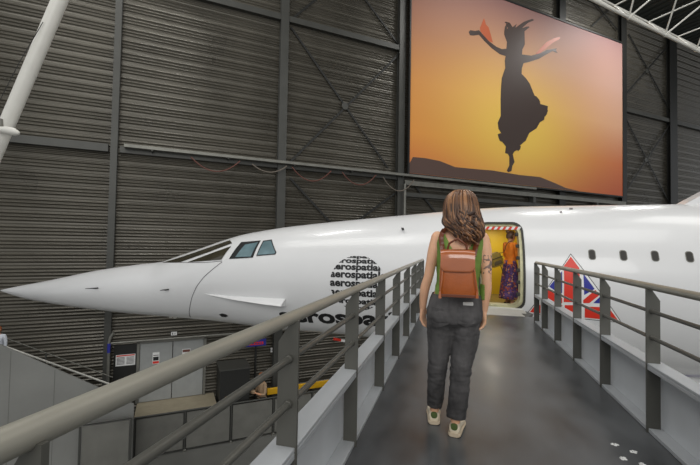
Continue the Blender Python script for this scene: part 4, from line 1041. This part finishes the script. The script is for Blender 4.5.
def strands(n, mts, name, u0=.04):
    mb = MB()
    for s in range(n):
        ang = math.pi + rnd.uniform(-.28, math.pi+.28); ue = rnd.uniform(.74, 1.0); us = rnd.uniform(u0, .35); ph = rnd.uniform(0, 6.28); fq = rnd.uniform(13, 19); am = rnd.uniform(.16, .42); gather = rnd.uniform(0, .5)
        kk = rnd.uniform(.97, 1.07); pts = []; rd = []
        for i in range(22):
            t = i/21; u = us+(ue-us)*t
            w = am*max(0, (u-.35)/.65)
            a2 = ang+w*math.sin(fq*u+ph) + gather*(4.9-ang)*max(0, min(1, (u-.2)/.5))*.6
            p = hpt(u, a2, kk+.5*w*math.cos(fq*u+ph)); pts.append(p); rd.append((.0042+.0022*math.sin(math.pi*t))*(1-.6*t**3))
        mb.tube(pts, rd, 5, 0)
    return mb.build(name, M[mts], hair, smooth=80)
strands(150, 'hair', 'hair_locks'); tag(strands(75, 'hairgold', 'hair_locks'), 'golden brown locks'); tag(strands(60, 'hairdark', 'hair_locks', .2), 'dark brown locks')
def curls(n, mts, seed):
    r_ = random.Random(seed); mb = MB()
    for s in range(n):
        px, py = r_.uniform(455, 480), r_.uniform(211, 224); ln = r_.uniform(.10, .15); p = L_(px, py, 0); ph = r_.uniform(0, 6.28); am = r_.uniform(.008, .017); tgt = L_(r_.uniform(456, 479), 240).x; pts = []; rd = []
        for i in range(26):
            t = i/25; z = p.z - ln*t; x = p.x+(tgt-p.x)*t*.9 + am*(.3+t)*math.sin(11*t+ph); j = min(range(len(H)), key=lambda q_: abs(H[q_][2]-z)); hh = H[j]
            dx = max(-.97, min(.97, (x-hh[0])/hh[3])); y = hh[1]-hh[4]*math.sqrt(1-dx*dx)*1.02 - .008 - am*(.3+t)*.7*math.cos(11*t+ph)
            pts.append(Vector((x, y, z))); rd.append((.004+.004*math.sin(math.pi*min(1, t*1.05)))*(1-.5*t**4))
        mb.tube(pts, rd, 6)
    return mb.build('hair_curls', M[mts], hair, smooth=80)
curls(22, 'hair', 1); tag(curls(12, 'hairgold', 2), 'golden brown curls'); tag(curls(14, 'hairdark', 4), 'dark brown curls')
c = hpt(.46, R(292), 1.04); mb = MB(); mb.tube([c+Vector((-.035, .012, .016)), c+Vector((-.01, -.004, .004)), c+Vector((.03, .008, -.012))], [.010, .014, .010], 10); mb.tube([c+Vector((-.03, .012, -.016)), c+Vector((0, -.008, .002)), c+Vector((.03, .012, .018))], [.010, .014, .010], 10); tag(mb.build('hair_twist', M['hairdark'], hair, smooth=60), 'dark twisted knot')

# ---- brown leather backpack worn on her back
BY = -.235
def Bq(px, py, dy=BY): return L_(px, py, dy)
bc = Bq(458.5, 297); bag = empty('backpack', WB+Vector((bc.x, BY, bc.z))); tag(bag, 'brown leather backpack with a glossy flap, worn by the woman in green', 'backpack')
bb = Vector((bc.x, BY, bc.z)); q = lambda px, py, dy=BY: Bq(px, py, dy)-bb
def rb(c, hw, hd, p=5, n=32): return ell(c, hw, hd, n, p)
rings_ = []
for py, xl, xr, hd in ((298, 441, 477.5, .040), (297, 439.5, 479, .052), (292, 438.8, 479, .058), (280, 439, 477, .056), (266, 439.8, 475, .050), (256, 440.5, 474, .042), (253, 442, 473.5, .032)):
    a, b = q(xl, py), q(xr, py); rings_.append(rb(((a.x+b.x)/2, .055, (a.z+b.z)/2), (b.x-a.x)/2, hd))
mb = MB(); mb.rings(rings_); mb.build('body', M['leather'], bag, smooth=45)
# flap: top and front sheet with rounded corners
prof = [(.095, .004), (.07, .014), (.045, .016), (.015, .010), (-.001, -.008), (-.006, -.04), (-.008, -.08), (-.008, -.108), (-.007, -.116)]
tz_ = q(458, 253).z; vs = []; NX = 15; xl, xr = q(440.6, 255).x, q(475.2, 255).x
for th in (0, .005):
    for i, (y, z) in enumerate(prof):
        for k in range(NX):
            t = k/(NX-1); wdt = 1.0 if i < 6 else (1.0-.0*(i-5)); x = (xl+xr)/2 + (t-.5)*(xr-xl)*wdt
            edge = abs(2*t-1); zz = z + (.022*max(0, (edge-.72)/.28)**2 if i >= 6 else 0) - (.006*edge**4 if i < 6 else 0)
            bul = -.006*(1-(2*t-1)**2)*(i > 2); vs.append((x, y+bul+th, tz_+.006+zz-th*.6))
mb = MB(); n1_ = len(prof)*NX; fs = []
g = lambda i, k, l: l*n1_+i*NX+k
for i in range(len(prof)-1):
    for k in range(NX-1):
        fs += [(g(i,k,0), g(i,k+1,0), g(i+1,k+1,0), g(i+1,k,0)), (g(i,k,1), g(i+1,k,1), g(i+1,k+1,1), g(i,k+1,1))]
for i in range(len(prof)-1): fs += [(g(i,0,0), g(i+1,0,0), g(i+1,0,1), g(i,0,1)), (g(i,NX-1,0), g(i,NX-1,1), g(i+1,NX-1,1), g(i+1,NX-1,0))]
for k in range(NX-1): fs += [(g(0,k,0), g(0,k,1), g(0,k+1,1), g(0,k+1,0)), (g(len(prof)-1,k,0), g(len(prof)-1,k+1,0), g(len(prof)-1,k+1,1), g(len(prof)-1,k,1))]
mb.add(vs, fs); tag(mb.build('flap', M['leatherflap'], bag, smooth=60), 'glossy brown flap')
mb = MB(); a, b = q(447, 251), q(468, 252); mid = (a+b)/2
mb.tube([Vector((a.x, .04, a.z)), Vector((a.x+.012, .03, a.z+.045)), Vector((mid.x, .022, a.z+.075)), Vector((b.x-.012, .03, b.z+.045)), Vector((b.x, .04, b.z))], .0065, 8); mb.build('top_handle', M['leatherdark'], bag, smooth=60)
mb = MB(); mb.box((q(444, 252).x, .045, tz_+.004), (q(472, 252).x, .065, tz_+.022)); mb.build('handle_base', M['leatherdark'], bag, bevel=.004)
for px, sgn in ((443, -1), (474.5, 1)):                       # side lace and tassel
    mb = MB(); a, b, c_2 = q(px, 268), q(px-.5*sgn*0+1.2*sgn, 280), q(px-3*(sgn < 0)+2.5*(sgn > 0), 293)
    mb.tube([Vector((a.x, .002, a.z)), Vector((b.x, -.012, b.z)), Vector((c_2.x, -.004, c_2.z))], .004, 6); mb.tube([Vector((c_2.x, -.004, c_2.z+.01)), Vector((c_2.x, -.006, c_2.z-.03))], [.006, .010], 8); mb.build('lace', M['leatherflap'] if sgn < 0 else M['leather'], bag, smooth=60)
mb = MB(); mb.box((q(440.2, 296).x, -.004, q(458, 297.5).z), (q(478, 296).x, .0005, q(458, 294.6).z)); mb.build('bottom_trim', M['leatherdark'], bag, bevel=.002)
bpy.context.view_layer.update()
for pts in ([(443.5, 256, -.06), (442, 246, -.03), (441, 238, 0), (442.5, 232, 0), (444.5, 229.5, 0)], [(473, 256, -.06), (476, 246, -.03), (478.5, 238, 0), (478, 232, 0), (475.5, 229.5, 0)]):
    path = []
    for px, py, _ in pts:
        p = L_(px, py, -.09); y = back_y(p.x, p.z, wbody, -.05)-.027; path.append(Vector((p.x, y, p.z))-bb)
    path[0].y = .07
    e = path[-1]; path += [e+Vector((0, .05, .012)), e+Vector((0, .11, -.01)), e+Vector((0, .155, -.07))]
    sgn = -1 if pts[0][0] < 458 else 1
    path += [Vector((e.x+sgn*.015, e.y+.17, e.z-.15)), Vector((e.x+sgn*.035, e.y+.12, e.z-.21))]
    pp = spline([tuple(v) for v in path], 4); mb = MB()
    for i in range(len(pp)-1): pass
    mb.tube(pp, .016, 10, flat=.28, ref=(0, -1, 0)); mb.build('shoulder_strap', M['leatherdark'], bag, smooth=60)

# ---- generic standing figure for the distant people
def figure(loc, rz, label, h, top, bottom, hairm, kind='trousers', arms='bent', headpitch=0, skin='skin2', bun=False, shoes='soledark'):
    k = h/1.70; root = empty('person', loc, rz); tag(root, label, 'person')
    V = lambda x, y, z: Vector((x*k, y*k, z*k)); mb = MB()
    tr_ = spline([(0, .0, 1.45, .055, .055), (0, 0, 1.405, .135, .07), (0, .0, 1.36, .165, .09), (0, .01, 1.25, .155, .108), (0, .01, 1.10, .135, .095), (0, 0, 1.0, .15, .10), (0, -.01, .92, .172, .115), (0, 0, .84, .168, .108), (0, 0, .78, .13, .08)], 3)
    mb.rings([ell(V(*p[:3]), p[3]*k, p[4]*k, 24, 2.3) for p in tr_])
    P4 = lambda x, y, z, r: (x*k, y*k, z*k, r*k)
    AL = {}
    for s in (-1, 1):
        if arms == 'bent': a = [P4(s*.175, 0, 1.385, .044), P4(s*.215, .02, 1.24, .04), P4(s*.225, .05, 1.11, .035), P4(s*.17, .17, 1.12, .031), P4(s*.09, .27, 1.17, .023)]; dd, ac = (-s*.3, 1, .35), (0, -.35, 1)
        else: a = [P4(s*.175, 0, 1.385, .044), P4(s*.215, -.01, 1.24, .04), P4(s*.23, 0, 1.10, .034), P4(s*.235, .04, .97, .029), P4(s*.235, .07, .87, .022)]; dd, ac = (0, .2, -1), (0, 1, .2)
        AL[s] = a; limb(mb, a); hand(mb, a[-1][:3], dd, ac, (-s, 0, 0), k*.98, .5)
        limb(mb, [P4(s*.09, 0, .88, .088), P4(s*.092, .01, .68, .075), P4(s*.092, .015, .48, .055), P4(s*.093, -.01, .33, .05), P4(s*.094, -.01, .10, .034), P4(s*.094, -.01, .07, .034)])
        mb.tube([V(s*.094, -.05, .035), V(s*.096, 0, .05), V(s*.1, .07, .035), V(s*.104, .14, .025), V(s*.105, .17, .022)], [.026*k, .036*k, .034*k, .028*k, .014*k], 12)
    limb(mb, [P4(0, .0, 1.42, .055), P4(0, .01, 1.50, .05), P4(0, .025, 1.56, .05)])
    T = head(mb, V(0, .03, 1.585), k, 0, headpitch); bo = fuse(mb, 'body', .008, skin, root, 2); face(T, bo, k)
    tor_ok = lambda c: True
    shell(bo, lambda c: (c.z > .93*k and c.z < 1.43*k and not (limbd(c, AL[-1][3:]) < .045*k or limbd(c, AL[1][3:]) < .045*k)) , .012, 'blouse', top, root, lambda c: .008*noise.noise(c*11))
    if kind == 'skirt':
        m2 = MB(); m2.rings([[Vector((w*k*math.cos(t)*(1+.05*math.sin(9*t)*fl), w2*k*math.sin(t)*(1+.05*math.sin(9*t)*fl), z*k)) for t in [2*math.pi*i/60 for i in range(60)]] for z, w, w2, fl in ((1.02, .155, .112, 0), (.94, .188, .135, .2), (.8, .20, .15, .5), (.5, .225, .19, .9), (.2, .25, .225, 1.1), (.13, .255, .23, 1.2))], cap=False)
        sk = m2.build('skirt', M[bottom], root, smooth=60)
        sm = sk.modifiers.new('s', 'SOLIDIFY'); sm.thickness = .006
    else:
        shell(bo, lambda c: c.z < 1.0*k and c.z > .09*k and min(limbd(c, AL[-1]), limbd(c, AL[1])) > .06*k, .012, 'trousers', bottom, root, lambda c: .006*noise.noise(c*13))
    for s in (-1, 1):
        m2 = MB(); m2.rings([[Vector((s*.097*k + w*k*math.cos(t), y*k, z*k+zz*k*math.sin(t))) for t in [2*math.pi*i/14 for i in range(14)]] for y, w, z, zz in ((-.075, .02, .02, .018), (-.06, .034, .018, .016), (.0, .036, .014, .012), (.09, .045, .014, .012), (.15, .04, .014, .012), (.185, .014, .014, .01))])
        m2.tube([V(s*.097-.045, .06, .02), V(s*.097, .06, .07), V(s*.097+.045, .06, .02)], .012*k, 8); m2.build('shoe', M[shoes], root, smooth=50)
    hm = MB()
    rr = []
    for z, rx, yb_, yf_ in ((-.07, .070, -.085, -.02), (-.03, .078, -.104, .0), (.02, .084, -.112, .035), (.06, .080, -.104, .076), (.095, .062, -.08, .062), (.118, .03, -.04, .03), (.122, .006, -.01, .006)):
        ym, ry = (yb_+yf_)/2, (yf_-yb_)/2; rr.append([T(rx*math.cos(2*math.pi*i/24)*(1+.03*math.sin(i*3.1)), ym+ry*math.sin(2*math.pi*i/24), z) for i in range(24)])
    hm.rings(rr); ho = hm.build('hair', M[hairm], root, smooth=70)
    m2 = MB()
    for i in range(40):
        a = math.pi+math.pi*i/39; p0 = T(.02*math.cos(a), .02*math.sin(a), .121); p1 = T(.075*math.cos(a), .10*math.sin(a), .07); p2 = T(.085*math.cos(a), .115*math.sin(a)-.004, .0); p3 = T(.075*math.cos(a), .10*math.sin(a), -.075)
        m2.tube([p0, p1, p2, p3], [.004, .006, .006, .003], 5)
    m2.build('hair_locks', M[hairm], ho, smooth=70)
    if bun: m2 = MB(); m2.ball(T(0, -.11, .07), (.045, .045, .04)); m2.build('hair_bun', M[hairm], ho, smooth=70)
    return root, T, k
FZ = dzb+.0125
p = onY(509.8, 300, 8.95)
visitor, T, k = figure((p.x, 8.95, FZ), R(-62), 'visitor in an orange blouse and purple patterned skirt inside the aircraft door', 1.55, 'orangetop', 'skirt', 'hair', 'skirt', 'bent', R(-16), bun=True)
# olive shoulder bag at the visitor's back
p = onY(498, 258, 8.72); sb = empty('shoulder_bag', (p.x, 8.72, p.z-.17), R(20)); sb.rotation_euler.y = R(-20); tag(sb, 'olive bag hanging at the back of the visitor in the orange blouse', 'bag')
mb = MB(); mb.rings([ell((0, 0, z), hw, hd, 24, 4) for z, hw, hd in ((0, .09, .05), (.01, .13, .07), (.12, .14, .08), (.24, .125, .07), (.29, .08, .04))]); mb.build('body', M['olivebag'], sb, smooth=50)
mb = MB(); mb.rings([ell((0, -.045, z), hw, hd, 20, 4) for z, hw, hd in ((.03, .08, .02), (.04, .10, .035), (.12, .10, .035), (.135, .08, .02))]); mb.build('pocket', M['bagdark'], sb, smooth=50)
mb = MB(); mb.box((-.13, -.086, .17), (.13, -.07, .19)); mb.build('zip_trim', M['bagdark'], sb, bevel=.003)
bpy.context.view_layer.update(); iv = sb.matrix_world.inverted(); v_ = visitor.location
st = [Vector((.06, 0, .27))] + [iv @ (v_+Vector(q_)) for q_ in ((-.15, -.16, 1.10), (-.10, -.15, 1.24), (-.03, -.10, 1.325), (.05, 0, 1.335))]
mb = MB(); mb.tube(spline([tuple(q_) for q_ in st], 4), .014, 8, flat=.5); mb.build('strap', M['bagdark'], sb, smooth=60)
mb = MB(); mb.tube([(.03, -.05, .03), (.035, -.06, -.08), (.03, -.05, -.16)], .009, 6); mb.build('hanging_strap', M['bagdark'], sb)
# person at the top of the ramp, only head and shoulder in view
pp_ = at_w(wpt(-2, 340, 2.0)); zt = at_w(wpt(2, 325, 2.0)).z
figure((pp_.x, pp_.y, zt-1.74), R(200), 'auburn haired person in a white shirt at the ramp top, cut by the left edge', 1.72, 'shirtwhite', 'trousers', 'hairorange', arms='down')
pp_ = at_w(wpt(262, 380, .95)); zt = at_w(wpt(262, 372.5, .95)).z
figure((pp_.x, pp_.y, GROUND), R(150), 'distant person in a beige coat standing under the fuselage by the yellow barrier', zt-GROUND, 'shirtbeige', 'trousers', 'hairorange', arms='bent')
